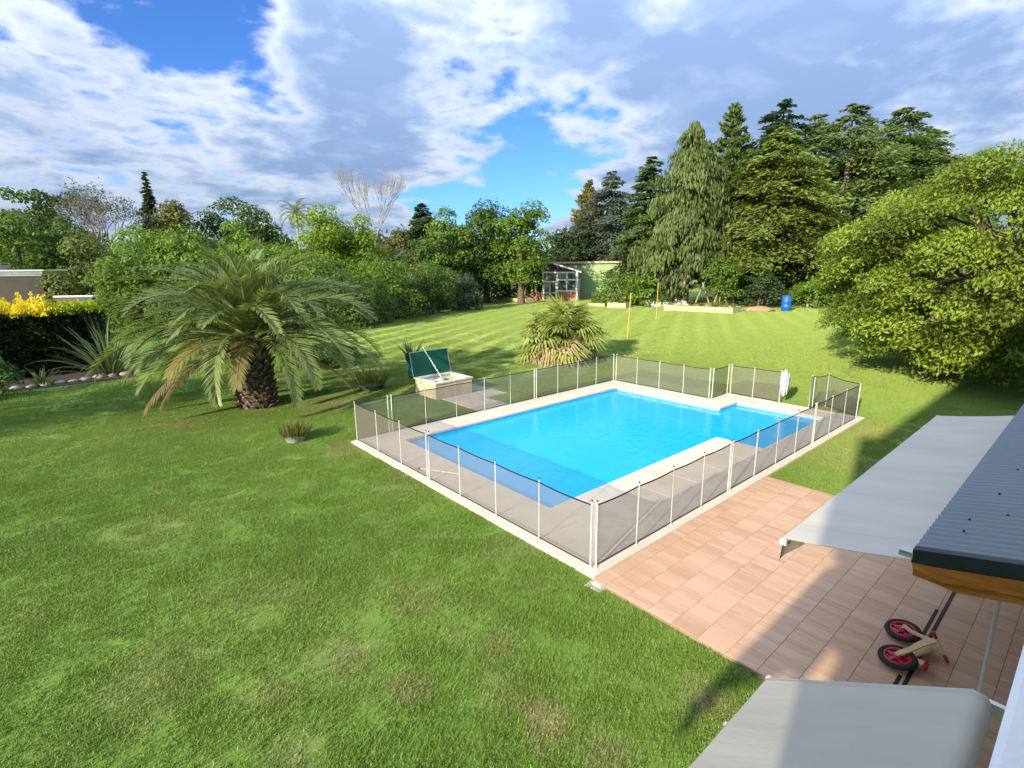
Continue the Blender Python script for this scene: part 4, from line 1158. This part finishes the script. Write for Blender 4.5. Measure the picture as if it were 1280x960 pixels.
sb((-4.9, .05, 2.86), (-3.06, .07, 4.0), 'pane', 'glass')
for x0, x1 in ((-2.84, -1.57), (-1.46, -.17)):
    for z0, z1 in ((1.47, 2.95), (3.07, 4.0)):
        wn_ = sb((x0 + .05, .05, z0 + .05), (x1 - .05, .07, z1 - .05), 'window', 'glass')
        mb = MB()
        mb.box((x0, .02, z0), (x1, .1, z0 + .05)); mb.box((x0, .02, z1 - .05), (x1, .1, z1)); mb.box((x0, .02, z0 + .051), (x0 + .05, .1, z1 - .051)); mb.box((x1 - .05, .02, z0 + .051), (x1, .1, z1 - .051))
        mb.obj('frame', M['white_paint'], wn_)
sb((-1.56, .0, 1.47), (-1.47, .12, 4.0), 'mullion', 'white_paint'); sb((-2.84, .0, 2.951), (-.17, .12, 3.069), 'transom', 'white_paint')
sb((.03, .3, 1.47), (.06, 4.3, 3.9), 'side_glazing', 'glass')
for y in (.2, 1.5, 2.9, 4.2): sb((-.01, y, 1.33), (.14, y + .14, 4.0), 'side_post', 'white_paint')
sb((-.012, .35, 2.9), (.13, 4.19, 3.02), 'side_rail', 'white_paint')
mb = MB(); mb.prism([(-5.0, 4.175), (-.05, 4.175), (-3.3, 5.15), (-5.0, 5.3)], .05, .13, 'y'); mb.obj('gable_panel', M['dark_board'], shed, fix=True)
mb = MB(); mb.prism([(.55, 4.02), (.55, 4.16), (-3.4, 5.36), (-7.7, 5.42), (-7.7, 5.28), (-3.4, 5.22)], -.16, 4.6, 'y'); mb.obj('roof', M['shed_roof'], shed, fix=True)
mb = MB(); mb.prism([(.56, 4.0), (.56, 4.2), (-3.4, 5.40), (-3.4, 5.2)], -.22, -.165, 'y'); mb.obj('barge_board', M['white_paint'], shed, fix=True)
gs = empty('green_outhouse', (53.0, 48.6, -.05), 'pale green walled outhouse behind the white framed shed', 'outhouse', rz=EA + .12)
MB().box((-6.0, 3.2, 0), (6.6, 8.5, 5.35)).obj('wall', M['shed_green'], gs)
MB().box((-6.3, 2.9, 5.36), (6.9, 8.8, 5.56), 0, .03).obj('roof', M['shed_roof'], gs)
MB().box((-6.3, 2.83, 5.33), (6.9, 2.895, 5.60)).obj('fascia', M['timber'], gs)

def raised_bed(loc, rz, L_, D_, H_, label, mat='timber', plants=300, soil='soil', hp=.7, gap=False):
    b = empty('raised_bed', loc, label, 'raised bed', rz=rz)
    t = .09
    for lo, hi in (((-L_ / 2, -D_ / 2), (L_ / 2, -D_ / 2 + t)), ((-L_ / 2, D_ / 2 - t), (L_ / 2, D_ / 2)), ((-L_ / 2, -D_ / 2 + t), (-L_ / 2 + t, D_ / 2 - t)), ((L_ / 2 - t, -D_ / 2 + t), (L_ / 2, D_ / 2 - t))):
        MB().box((lo[0] + .002, lo[1] + .002, 0), (hi[0] - .002, hi[1] - .002, H_), 0, .01).obj('board', M[mat], b)
    MB().box((-L_ / 2 + t, -D_ / 2 + t, 0), (L_ / 2 - t, D_ / 2 - t, H_ * .8)).obj('soil', M[soil], b)
    n = plants
    cl = max(4, n // 45)
    cx = rs.uniform(-L_ / 2 + .3, L_ / 2 - .3, cl); cy = rs.uniform(-D_ / 2 + .2, D_ / 2 - .2, cl); ch = rs.uniform(.3, 1.0, cl) * hp
    k = rs.integers(cl, size=n)
    c = np.stack([cx[k] + rs.normal(0, .17, n), cy[k] + rs.normal(0, .17, n), H_ * .8 + ch[k] * rs.random(n)], 1)
    V = leaf_quads(c, rdir(rs, n) + [0, 0, .5], rdir(rs, n), rs.uniform(.15, .34, n), rs.uniform(.06, .14, n))
    props(link('bed_plants', quads_mesh('bed_plants', V, rs.normal(.5, .2, n), M['mid2']), b), kind='stuff')
    return b
raised_bed((47.3, 25.0, -.05), math.atan2(-7.3, 1.1), 7.5, 2.6, .62, 'long pale timber raised bed with straggly plants on the right', plants=520)
raised_bed((45.3, 34.6, -.05), math.atan2(-2.35, .5), 2.4, 1.6, .62, 'small square timber raised bed in front of the ivy shrub', plants=240, hp=.8)
raised_bed((45.9, 38.3, -.05), math.atan2(-2, .5), 2.3, 1.4, .38, 'low raised bed of leafy plants right of the shed', plants=500, hp=1.6)
raised_bed((45.0, 54.4, -.05), math.atan2(-8.4, .2), 8.2, 1.5, .5, 'long low raised bed left of the shed under the trees', plants=420)

for (x, y, h, l, tl) in ((23.94, 17.33, 3.05, 'taller yellow pole standing nearer on the open lawn', (.16, -.05)), (36.03, 23.16, 3.3, 'yellow pole standing farther off on the lawn before the white rocks', (.05, -.02))):
    pe = empty('garden_pole', (x, y, -.05), l, 'pole', 'yellow poles on the lawn')
    MB().tube([(0, 0, -.1), (tl[0] * .5, tl[1] * .5, h * .5), (tl[0], tl[1], h)], [.04, .036, .032], 8).obj('shaft', M['yellow'], pe)
    MB().tube([(tl[0], tl[1], h - .02), (tl[0], tl[1], h + .08)], [.045, .04], 8).obj('cap', M['timber'], pe)
gp = empty('garden_post', (26.5, 50.2, -.05), 'slim grey garden post with a white top before the dark hedge', 'post')
MB().tube([(0, 0, 0), (0, 0, 3.6)], [.12, .10], 8).obj('shaft', M['alu'], gp)
MB().box((-.16, -.16, 3.601), (.16, .16, 4.15), 0, .05).obj('white_top', M['white_paint'], gp)

def blob(rs, R_, flat=.7, seg=(9, 14), rough=.25):
    mb = MB(); rows = []
    ph = rs.random(6) * 6
    for i in range(seg[0] + 1):
        th = math.pi * i / seg[0]; row = []
        for j in range(seg[1] + 1):
            a = 2 * math.pi * (j % seg[1]) / seg[1]
            d = (math.sin(th) * math.cos(a), math.sin(th) * math.sin(a), math.cos(th))
            q = 1 + rough * (math.sin(3 * d[0] + ph[0]) * math.cos(2.5 * d[1] + ph[1]) + .5 * math.sin(6 * d[2] + 4 * d[0] + ph[2]) * math.cos(5 * d[1] + ph[3]))
            row.append((d[0] * R_ * q, d[1] * R_ * q, d[2] * R_ * flat * q))
        rows.append(row)
    return mb.grid(rows)
for (x, y, R_, l) in ((49.9, 32.7, .8, 'pale boulder at the left of the rock pile'), (51.3, 32.1, .95, 'tall pale boulder in the middle of the rock pile'), (51.6, 30.7, .9, 'long pale boulder at the right of the rock pile')):
    o = blob(rs, R_, .8).obj('boulder', M['rock'], None, (x, y, .28)); props(o, l + ' behind the yellow poles', 'boulder', 'pale boulders'); o.rotation_euler = (0, 0, rs.random() * 3); o.scale = (1.5, 1, 1)
o = blob(rs, 1.4, .25, rough=.2).obj('soil_heap', M['heap'], None, (51.3, 20.6, .1)); props(o, 'low heap of sandy soil in front of the conifer trunks', 'soil heap'); o.scale = (1, 1.2, 1)

dm = empty('barrel', (53.1, 18.5, -.05), 'bright blue plastic drum standing before the conifer trunks', 'barrel')
MB().lathe([(0, 0), (.42, 0), (.47, .06), (.47, .45), (.50, .5), (.47, .55), (.47, 1.0), (.50, 1.05), (.47, 1.1), (.46, 1.5), (.38, 1.6), (.0, 1.6)], 22).obj('drum', M['blue'], dm)
MB().lathe([(.40, 1.585), (.44, 1.60), (.44, 1.66), (.39, 1.66), (.0, 1.63)], 22).obj('lid', M['blue'], dm)

tp = empty('cane_tripod', (52.7, 25.7, -.05), 'teepee of pale bamboo canes behind the long raised bed', 'plant support')
for k in range(6):
    a = k * 1.05 + .3
    MB().tube([(1.0 * math.cos(a), 1.0 * math.sin(a), 0), (-.38 * math.cos(a), -.38 * math.sin(a), 3.7 + .2 * (k % 3))], [.05, .035], 6).obj('cane', M['cane'], tp)
MB().tube([(0, 0, 2.58), (.05, 0, 2.75)], .16, 8).obj('tie', M['timber'], tp)
af = empty('timber_frame', (52.4, 27.9, -.05), 'leaning A shaped frame of pale poles before the weeping conifer', 'plant support')
for a, b in (((-.2, .9, 0), (.1, -.4, 3.6)), ((.1, -1.1, 0), (0, .1, 2.9))): MB().tube([a, b], [.10, .08], 6).obj('pole', M['bark_pale'], af)
lp = empty('leaning_poles', (46.4, 35.2, .45), 'two thin poles leaning together over the small raised bed', 'plant support')
for a, b in (((.1, -.5, 0), (.3, 1.0, 2.3)), ((0, 0, 0), (.0, .05, 1.1))): MB().tube([a, b], [.05, .04], 6).obj('pole', M['cane'], lp)

bf = empty('wire_fence', (56, 20, -.05), 'old wire fence on pale wooden posts under the conifers', 'fence')
fp_ = [(-.9, 5.4), (0.4, 3.2), (2.2, 1.0), (4.6, -.9), (7.0, -2.6), (8.6, -3.6), (10.3, -4.6), (12.2, -5.8)]
for x, y in fp_:
    MB().tube([(x, y, -.1), (x + rs.normal(0, .04), y + rs.normal(0, .04), 1.75 + rs.normal(0, .15))], [.13, .11], 7).obj('post', M['bark_pale'], bf)
for z in (.5, 1.0, 1.5):
    MB().tube([(x, y, z) for x, y in fp_], .012, 4).obj('wire', M['alu'], bf)

# ------------------------------------------------------------------ neighbouring buildings on the left and behind
ob = empty('grey_outbuilding', (-6.6, 56.0, -.05), 'flat roofed grey outbuilding behind the yellow hedge at far left', 'outbuilding', rz=math.radians(-14))
MB().box((-16, 0, 0), (0, 7, 4.699)).obj('wall', M['grey_wall'], ob)
MB().box((-16, -.05, 4.70), (.05, 7.05, 4.80), 0).obj('white_band', M['white_paint'], ob)
MB().box((-16, -.12, 4.801), (.15, 7.1, 5.08), 0).obj('fascia', M['alu'], ob)
MB().box((-3.9, -.22, 5.081), (.28, 7.2, 5.18), 0, .03).obj('roof_edge', M['white_paint'], ob)
MB().box((-16, -.22, 5.081), (-3.91, 7.2, 5.62), 0, .03).obj('parapet', M['alu'], ob)
wl = empty('garden_wall', (-5.9, 48.4, -.05), 'short grey wall with white coping behind the hedge', 'wall', rz=math.atan2(-1.5, 1.9))
MB().box((-.1, 0, 0), (2.6, .3, 3.1)).obj('wall', M['grey_wall'], wl)
MB().box((-.2, -.08, 3.101), (2.75, .38, 3.20), 0, .02).obj('coping', M['white_paint'], wl)
sl = empty('slate_house', (40.5, 77.6, -.05), 'distant house showing only its grey slate roof above the bushes', 'house', rz=math.radians(-42))
MB().box((-3.0, -3, 0), (3.0, 6, 6.8)).obj('wall', M['cream'], sl)
mb = MB(); mb.add([(-3.4, -3.4, 6.82), (3.4, -3.4, 6.82), (3.4, 6.4, 6.82), (-3.4, 6.4, 6.82), (0.1, -.6, 8.25), (.1, 3.6, 8.25)], [(0, 1, 4), (1, 2, 5, 4), (2, 3, 5), (3, 0, 4, 5), (3, 2, 1, 0)])
mb.obj('roof', M['slate'], sl)

# ------------------------------------------------------------------ hedge, its border and edging
rs = np.random.default_rng(21)
HA = Vector((-13.6, 27.6, 0)); HB = Vector((-4.3, 29.9, 0)); HL = (HB - HA).length; hz_ = math.atan2(HB.y - HA.y, HB.x - HA.x)
hd = empty('hedge', (HA.x, HA.y, -.05), 'clipped dark hedge topped with golden yellow shoots at far left', 'hedge', rz=hz_)
n = 15000
face = rs.random(n)
hx = rs.random(n) * HL; hh = rs.random(n) * 3.1; hy = np.where(face < .55, rs.normal(-.05, .10, n), np.where(face < .7, rs.random(n) * 2.6, rs.random(n) * .8))
hh = np.where((face >= .55) & (face < .7), 3.0 + rs.normal(0, .08, n), hh); hx = np.where(face > .92, HL + rs.normal(0, .1, n), hx); hy = np.where(face > .92, rs.random(n) * 2.6, hy)
wob = .14 * np.sin(hx * 2.1) * np.sin(hh * 2.3) + .10 * np.sin(hx * 5.3 + hh * 3)
c = np.stack([hx, hy + wob, hh], 1)
V = leaf_quads(c, rdir(rs, n), rdir(rs, n) + np.array([0, -.9, .4]), rs.uniform(.12, .26, n), rs.uniform(.07, .14, n))
link('foliage', quads_mesh('foliage', V, rs.normal(.45, .22, n), M['hedge']), hd)
MB().box((.1, .25, 0), (HL - .15, 2.4, 2.85)).obj('twigs', bark_mat('hedge_twigs', (.012, .014, .008), (.03, .03, .015)), hd)
def shoots(x0, x1, n, mat, name, h0, h1):
    clx = rs.uniform(x0, x1, 240); cly = rs.uniform(-.15, 2.5, 240); clh = h0 + (h1 - h0) * rs.random(240) ** 2.6
    k = rs.integers(240, size=n); t = rs.random(n)
    c = np.stack([clx[k] + rs.normal(0, .22, n) * (1.1 - t), cly[k] + rs.normal(0, .22, n) * (1.1 - t), 2.95 + clh[k] * t], 1)
    V = leaf_quads(c, rdir(rs, n) * .8 + [0, 0, .9], rdir(rs, n), rs.uniform(.12, .22, n), rs.uniform(.05, .1, n))
    link(name, quads_mesh(name, V, rs.normal(.5, .2, n), M[mat]), hd)
shoots(0, HL - 1.9, 13000, 'gold', 'golden_shoots', .35, 1.1); shoots(HL - 2.0, HL, 4500, 'limehedge', 'lime_shoots', .3, .65)
ed = empty('stone_edging', (-13, 25.2, -.05), 'rough row of edging stones along the hedge border', 'edging', rz=math.atan2(1.5, 8.5))
x = 0
while x < 9.2:
    l_ = rs.uniform(.35, .6)
    blob(rs, l_ * .5, .45, (5, 8), .12).obj('stone', M['edge_stone'], ed, (x + l_ / 2, rs.normal(0, .04), .04)); x += l_ + .02
props(MB().box((-16, 25.6, -.049), (-3.6, 31, -.035), 0).obj('border_soil', worn('dark_border_soil', (.045, .035, .025), .95, 0, .4, 4), None, (0, 0, 0), (0, 0, 0)), kind='structure')

# ------------------------------------------------------------------ trees
TREES = [
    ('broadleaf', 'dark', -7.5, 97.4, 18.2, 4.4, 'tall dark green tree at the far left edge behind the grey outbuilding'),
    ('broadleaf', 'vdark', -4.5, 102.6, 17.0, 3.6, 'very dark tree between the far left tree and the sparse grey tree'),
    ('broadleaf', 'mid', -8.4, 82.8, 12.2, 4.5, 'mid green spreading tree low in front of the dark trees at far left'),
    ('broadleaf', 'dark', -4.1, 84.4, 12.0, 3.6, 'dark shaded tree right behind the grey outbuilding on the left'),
    ('sparse', 'grey', 0.5, 94.5, 18.0, 4.1, 'half bare grey tree with forked limbs showing through its crown'),
    ('spire', 'cdark', 7.7, 98.4, 20.2, 2.5, 'slim dark conifer spire poking above the trees on the left'),
    ('broadleaf', 'brown', 10.5, 92.2, 16.6, 3.9, 'round brownish green tree just right of the dark spire'),
    ('broadleaf', 'dark', 16.7, 92.1, 16.1, 4.4, 'dark tree on the skyline left of the distant slender palm'),
    ('broadleaf', 'dark', 20.7, 88.6, 15.8, 4.1, 'dark skyline tree directly beside the distant slender palm'),
    ('dome', 'fresh', 4.0, 66.5, 11.3, 5.1, 'smooth pale green dome shaped tree behind the leafy saplings'),
    ('broadleaf', 'fresh', 11.1, 62.7, 10.2, 2.7, 'bright green rounded tree above the big palm'),
    ('broadleaf', 'olive', -3.2, 55.6, 8.5, 3.2, 'olive green loose shrub tree behind the low white coping'),
    ('broadleaf', 'mid', -0.7, 50.5, 7.7, 2.7, 'leafy mid green shrub tree left of the three slim saplings'),
    ('sapling', 'fresh', 1.1, 47.6, 7.8, 0.8, 'leftmost of the three slim upright saplings behind the big palm'),
    ('sapling', 'fresh', 2.1, 46.7, 7.6, 0.8, 'middle one of the three slim upright saplings behind the big palm'),
    ('sapling', 'fresh', 3.2, 45.8, 7.8, 0.8, 'rightmost of the three slim upright saplings behind the big palm'),
    ('broadleaf', 'mid', 5.3, 50.3, 6.3, 2.9, 'low mid green bush tree hidden partly by the left palm fronds'),
    ('broadleaf', 'fresh', 11.2, 53.8, 7.9, 3.6, 'bright green tree rising straight behind the big palm'),
    ('broadleaf', 'bright', 18.4, 56.9, 11.9, 4.2, 'bright yellow green tree above the right palm fronds'),
    ('broadleaf', 'bright', 23.5, 57.9, 11.9, 3.7, 'bright green tree with brownish top below the bare fan tree'),
    ('bare', 'twig', 36.3, 78.9, 19.4, 6.3, 'leafless pale tree fanning its bare branches above the treeline'),
    ('broadleaf', 'brown', 40.6, 78.5, 12.2, 3.6, 'dull olive tree between the bare tree and the slate roof'),
    ('spire2', 'cdark', 44.2, 76.4, 15.8, 2.9, 'dark narrow pine standing above the slate roof'),
    ('broadleaf', 'mid', 11.7, 42.0, 5.9, 3.2, 'mid green bush tree close behind the right palm fronds'),
    ('broadleaf', 'dark', 13.0, 37.5, 4.0, 2.0, 'dark low bush at the left edge of the lawn beyond the palm'),
    ('bush', 'mid2', 18.5, 41.5, 5.9, 2.9, 'round green bush left of the white topped garden post'),
    ('bush', 'dark', 25.1, 44.0, 6.0, 2.7, 'dark bush right of the white topped garden post'),
    ('bush', 'grey2', 30.6, 45.6, 4.6, 2.0, 'grey green bush at the foot of the tall trees'),
    ('broadleaf', 'mid', 34.0, 54.4, 12.2, 3.7, 'mid green tall tree right of the narrow pine'),
    ('broadleaf', 'dark', 40.7, 54.5, 13.9, 4.8, 'tall dark green tree in the middle of the garden end'),
    ('broadleaf', 'mid2', 41.7, 48.3, 14.0, 3.8, 'full round green tree overhanging the left side of the shed'),
    ('broadleaf', 'vdark', 64.2, 60.6, 11.5, 4.8, 'dark tree rising behind the roof of the shed'),
    ('conical', 'tan', 71.4, 62.4, 20.3, 3.5, 'tan and yellowing conifer behind the shed'),
    ('cedar', 'cblue', 69.8, 55.9, 20.9, 4.4, 'silvery blue cedar right of the tan conifer'),
    ('cedar', 'cgreen', 55.4, 37.9, 18.8, 2.7, 'dark green conifer between the blue cedar and the weeping conifer'),
    ('weeping', 'cweep', 54.3, 31.5, 21.6, 4.5, 'tall conifer with weeping hanging branches'),
    ('conical', 'cgreen', 62.4, 30.9, 24.9, 3.6, 'tall dense columnar conifer behind the weeping one'),
    ('cedar', 'cdark', 71.8, 28.8, 26.6, 4.9, 'dark green spiky topped conifer on the skyline'),
    ('cedar', 'cyellow', 62.1, 24.6, 20.7, 4.7, 'yellowish green conifer with long bare trunk'),
    ('cedar', 'cgreen2', 71.4, 20.3, 24.2, 6.4, 'broad layered cedar, widest of the conifers'),
    ('cedar', 'cgreen2', 77.2, 26.4, 25.2, 5.0, 'pale green cedar rising between the yellowish conifer and the broad cedar'),
    ('cedar', 'cgreen', 86.2, 15.1, 22.3, 4.7, 'shorter cedar sloping down at the far right of the conifer row'),
    ('cedar', 'cgreen', 81.1, 17.4, 24.7, 6.2, 'broad cedar at the right end of the conifer row'),
    ('broadleaf', 'olive', 82.6, 11.9, 19.6, 3.0, 'pale olive tree between the last cedar and the near lime green tree'),
    ('bush', 'mid', 48.2, 37.1, 4.3, 3.0, 'ivy green shrub against the right side of the shed'),
    ('bush', 'fresh', 48.7, 33.9, 3.9, 2.3, 'bright green shrub behind the two yellow poles'),
    ('bush', 'dark', 51.1, 31.5, 2.9, 2.1, 'dark shrub behind the white rocks'),
    ('bush', 'mid', 52.6, 25.7, 6.0, 2.6, 'tall leafy shrub behind the cane tripod'),
    ('bush', 'cdark', 54.5, 22.1, 4.2, 2.2, 'dark blue green shrub beside the soil heap'),
    ('bush', 'fresh', 60.1, 18.3, 3.1, 3.3, 'bright green shrub right of the blue barrel'),
    ('bush', 'mid', 65.2, 16.7, 3.4, 2.8, 'green shrub half hidden by the near lime green tree'),
    ('bush', 'fresh', 2.5, 22.3, 1.35, 1.05, 'bright green low bush seen under the palm right of its trunk'),
    ('bush', 'dark', 4.4, 21.7, 1.25, 1.25, 'dark low bush under the right fronds of the big palm'),
    ('bush', 'hedge', 5.6, 23.2, .95, 1.0, 'dark low bush farthest right under the big palm'),
    ('bush', 'dark', -8.9, 24.4, 1.9, 1.2, 'dark round bush at the left edge in front of the hedge'),
    ('broadleaf', 'mid', 8.0, 50.0, 6.6, 3.2, 'mid green bush tree behind the crown of the big palm'),
    ('broadleaf', 'dark', 14.5, 46.5, 5.6, 2.8, 'dark bush tree filling the gap right of the big palm'),
    ('broadleaf', 'dark', 29.5, 54.0, 9.0, 3.6, 'dark tree between the slate roof and the tall garden end trees'),
    ('broadleaf', 'fresh', 27.0, 60.0, 8.6, 3.4, 'light green tree below the slate roof'),
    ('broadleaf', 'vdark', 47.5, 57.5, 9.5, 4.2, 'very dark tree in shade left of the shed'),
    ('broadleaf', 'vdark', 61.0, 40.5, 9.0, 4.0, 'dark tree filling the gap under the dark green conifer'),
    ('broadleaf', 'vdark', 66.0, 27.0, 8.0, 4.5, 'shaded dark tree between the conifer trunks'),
    ('broadleaf', 'dark', 74.0, 15.5, 8.0, 4.5, 'dark tree low under the broad cedars'),
    ('bush', 'mid', 2.2, 43.5, 4.9, 2.9, 'tall green bush behind the left half of the big palm crown'),
    ('bush', 'fresh', 6.8, 43.0, 5.2, 2.9, 'light green bush behind the top of the big palm'),
    ('bush', 'mid', 11.2, 41.2, 4.8, 2.6, 'green bush showing between the right fronds of the big palm'),
    ('bush', 'mid', 13.4, 44.5, 6.4, 2.9, 'tall green bush behind the right tips of the big palm'),
    ('bush', 'fresh', 20.5, 49.5, 7.0, 3.2, 'light green bush tree behind the round green bush'),
    ('bush', 'mid', 24.8, 48.6, 6.6, 3.0, 'green bush tree behind the white topped garden post'),
    ('bush', 'mid', 29.3, 50.6, 7.2, 3.2, 'green bush tree behind the grey green bush'),
    ('bush', 'dark', 36.0, 55.8, 7.6, 3.6, 'dark green bush tree at the garden end left of the overhanging tree'),
    ('bush', 'dark', 0.6, 41.5, 3.9, 2.6, 'dark green bush behind the flax plant and the left palm fronds'),
    ('bush', 'mid', 4.6, 40.8, 3.7, 2.7, 'mid green bush behind the middle of the big palm crown'),
    ('bush', 'dark', 8.6, 40.0, 3.9, 2.7, 'dark green bush behind the right side of the big palm crown'),
    ('bush', 'dark', 15.6, 40.5, 4.4, 2.6, 'dark bush beside the round green bush at the lawn edge'),
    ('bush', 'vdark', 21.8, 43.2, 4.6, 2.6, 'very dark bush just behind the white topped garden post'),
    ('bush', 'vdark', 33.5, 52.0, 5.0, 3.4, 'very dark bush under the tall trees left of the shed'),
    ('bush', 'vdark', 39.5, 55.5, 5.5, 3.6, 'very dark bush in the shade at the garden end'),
    ('bush', 'mid', -3.4, 44.8, 3.6, 2.4, 'green bush beside the short wall with white coping'),
    ('offscreen', 'dark', -17.5, 17.0, 7.5, 3.6, 'dark garden tree outside the left edge beyond the lawn'),
]
trees = []
GROUP = 'trees round the garden'
for idx, (kind, mk, x, y, h, R_, lab) in enumerate(TREES):
    rs = np.random.default_rng(100 + idx)
    dist = math.hypot(x + 6, y + 5)
    lf = max(.20, min(.52, dist * .0052))          # leaf clusters grow coarser with distance
    nm = {'spire': 'conifer', 'spire2': 'conifer', 'conical': 'conifer', 'cedar': 'cedar', 'weeping': 'weeping_conifer', 'bare': 'bare_tree', 'sapling': 'sapling', 'bush': 'bush', 'sparse': 'sparse_tree'}.get(kind, 'broadleaf_tree')
    root = empty(nm, (x, y, -.05), lab, {'bush': 'bush', 'sapling': 'sapling'}.get(kind, 'tree'), GROUP, rz=rs.random() * 6.28)
    if kind in ('broadleaf', 'dome', 'offscreen'):
        z0 = -.25 if (x < 30 or h < 10) else -.04
        k = 46 if kind != 'dome' else 70
        R2 = R_ * 1.05
        n = int(min(15000, max(6500, 22 * R2 * h / lf ** 2)))
        me, C, rc = broad_crown(rs, h * 1.0, R2, M[mk], z0, n, lf, k, clump=.36 if kind != 'dome' else .28, top=.55 if kind != 'dome' else .8)
        link('crown', me, root)
        tips = [tuple(C[i]) for i in rs.choice(len(C) - 2, 7, replace=False)]
        link('trunk', trunk_mesh(rs, h * .72, .035 * h, tips, M['bark']), root)
    elif kind == 'bush':
        n = int(min(8000, max(2600, 22 * R_ * h / lf ** 2)))
        me, C, rc = broad_crown(rs, h, R_, M[mk], -.5 if x < 42 else -.15, int(n * 1.25), lf * .8, 30, top=.9)
        link('crown', me, root); link('trunk', trunk_mesh(rs, h * .6, .03 * h + .03, [tuple(C[i]) for i in range(5)], M['bark'], z_fork=.05), root)
    elif kind == 'sapling':
        me, C, rc = broad_crown(rs, h, R_, M[mk], .1, 2200, .3, 30, top=.7, clump=.55)
        link('crown', me, root); link('trunk', trunk_mesh(rs, h * .9, .09, [], M['bark']), root)
    elif kind == 'sparse':
        mb, tips = twig_tree(rs, h, R_, .42, .3, 5, .3); link('trunk', mb.mesh('trunk', M['twig']), root)
        n = 2400; P = np.array([tuple(t) for t in tips])[rs.integers(len(tips), size=n)] + rs.normal(0, .45, (n, 3))
        V = leaf_quads(P, rdir(rs, n), rdir(rs, n), rs.uniform(.25, .5, n), rs.uniform(.12, .22, n)); link('crown', quads_mesh('crown', V, rs.normal(.5, .2, n), M[mk]), root)
    elif kind == 'bare':
        mb, tips = twig_tree(rs, h * .93, R_ * 1.0, .16, .15, 6, .50); link('trunk', mb.mesh('trunk', M['twig']), root)
    else:
        shp = {'spire': 'spire', 'spire2': 'cedar'}.get(kind, kind)
        levels = {'cedar': 24, 'conical': 26, 'spire': 34, 'weeping': 19}[shp]; per = {'cedar': 9, 'conical': 10, 'spire': 7, 'weeping': 9}[shp]
        z0 = {'cedar': .10, 'conical': .05, 'spire': .1, 'weeping': .24}[shp]
        if mk == 'cyellow': z0 = .30
        n = int(min(42000, 8000 + 40 * R_ * h / .16))
        me, limbs = conifer_crown(rs, h, R_ * (1.75 if shp == 'cedar' else 1.5 if shp == 'weeping' else 1.35), M[mk], z0, levels, per, n, shp, .66 if shp != 'conical' else .55)
        link('crown', me, root); link('trunk', conifer_trunk(rs, h, .022 * h + .05, limbs, M['bark_pale'] if mk in ('cyellow', 'cgreen2', 'cweep') else M['bark'], shp), root)

# the big lime green tree at the right, near
rs = np.random.default_rng(77)
rt = empty('broadleaf_tree', (24.4, -2.2, -.05), 'large lime green tree with drooping boughs nearest the pool on the right', 'tree', GROUP)
hz, R_ = 5.0, 7.6
K = 360
d = rdir(rs, K * 2); d = d[d[:, 2] > -.97][:K]; K = len(d)
C = d * (0.55 + .40 * rs.random((K, 1)) ** .5) * np.array([R_, R_, 5.2]); C[:, 2] += 4.3
C[:, 2] = np.maximum(C[:, 2], .8 + rs.random(K) * .8)
rc = rs.uniform(.55, 1.3, K)
n = 190000
k = rs.choice(K, n, p=rc ** 2 / (rc ** 2).sum())
dd = rdir(rs, n); dd[:, 2] = np.where(dd[:, 2] < -.2, -dd[:, 2], dd[:, 2])
# boughs: flattened fans leaning outwards and drooping at the rim
out_ = nrm(np.concatenate([C[:, :2], np.zeros((K, 1))], 1))
P = C[k] + dd * (rc[k] * (.45 + .6 * rs.random(n)))[:, None] * np.array([1.1, 1.1, .72])
rad = np.einsum('ij,ij->i', P - C[k], out_[k]); P[:, 2] -= .28 * rad
ax = nrm(out_[k] * .6 + rdir(rs, n) * .8 + np.array([0, 0, -.35])); nor = nrm(dd * .6 + rdir(rs, n) * .6 + np.array([0, 0, .6]))
L = .18 * rs.uniform(.6, 1.35, n)
V = leaf_quads(P, ax, nor, L, L * .42)
ct = rs.normal(0, .2, K)
link('crown', quads_mesh('crown', V, .5 + ct[k] + rs.normal(0, .15, n), M['lime']), rt)
link('trunk', trunk_mesh(rs, 7.5, .38, [tuple(C[i]) for i in range(0, K, 4)], M['bark'], z_fork=.25, sides=10), rt)

# slender palm far off on the skyline
rs = np.random.default_rng(31)
qp = empty('slender_palm', (24.0, 80.0, -.05), 'slender feather palm far off on the skyline above the big palm', 'palm tree')
MB().tube([(0, 0, 0), (.1, 0, 7), (.0, .1, 13.4)], [.28, .2, .17], 8).obj('trunk', M['bark_pale'], qp)
fq = [frond_mesh(rs, 3.6, 0, dr, n=20, leaf=.8, mat='olive', vang=.1) for dr in (1.5, 1.9)]
for i in range(24):
    t = i / 23; o = link('frond', fq[i % 2], qp, (0, .1, 13.4)); o.rotation_euler = (rs.normal(0, .2), -math.radians(75 - 95 * t), i * ga)

# woods beyond, read as one mass
rs = np.random.default_rng(41)
n = 46000
a = np.radians(rs.uniform(-22, 118, n)); cl = rs.integers(260, size=n)
ca = np.radians(rs.uniform(-22, 118, 260)); cd = rs.uniform(112, 140, 260); chh = rs.uniform(7, 14.5, 260); cr = rs.uniform(2.5, 5.5, 260)
dd = rdir(rs, n); dd[:, 2] = np.abs(dd[:, 2])
P = np.stack([np.cos(ca[cl]) * cd[cl] + dd[:, 0] * cr[cl], np.sin(ca[cl]) * cd[cl] + dd[:, 1] * cr[cl], np.maximum(0.2, chh[cl] * (.15 + .6 * rs.random(n)) + dd[:, 2] * chh[cl] * .3)], 1)
V = leaf_quads(P, rdir(rs, n), dd + rdir(rs, n) * .6, rs.uniform(.9, 1.7, n), rs.uniform(.6, 1.1, n))
props(link('woods', quads_mesh('woods', V, rs.normal(.5, .12, n) + rs.normal(0, .2, 260)[cl], M['dark'])), kind='stuff')
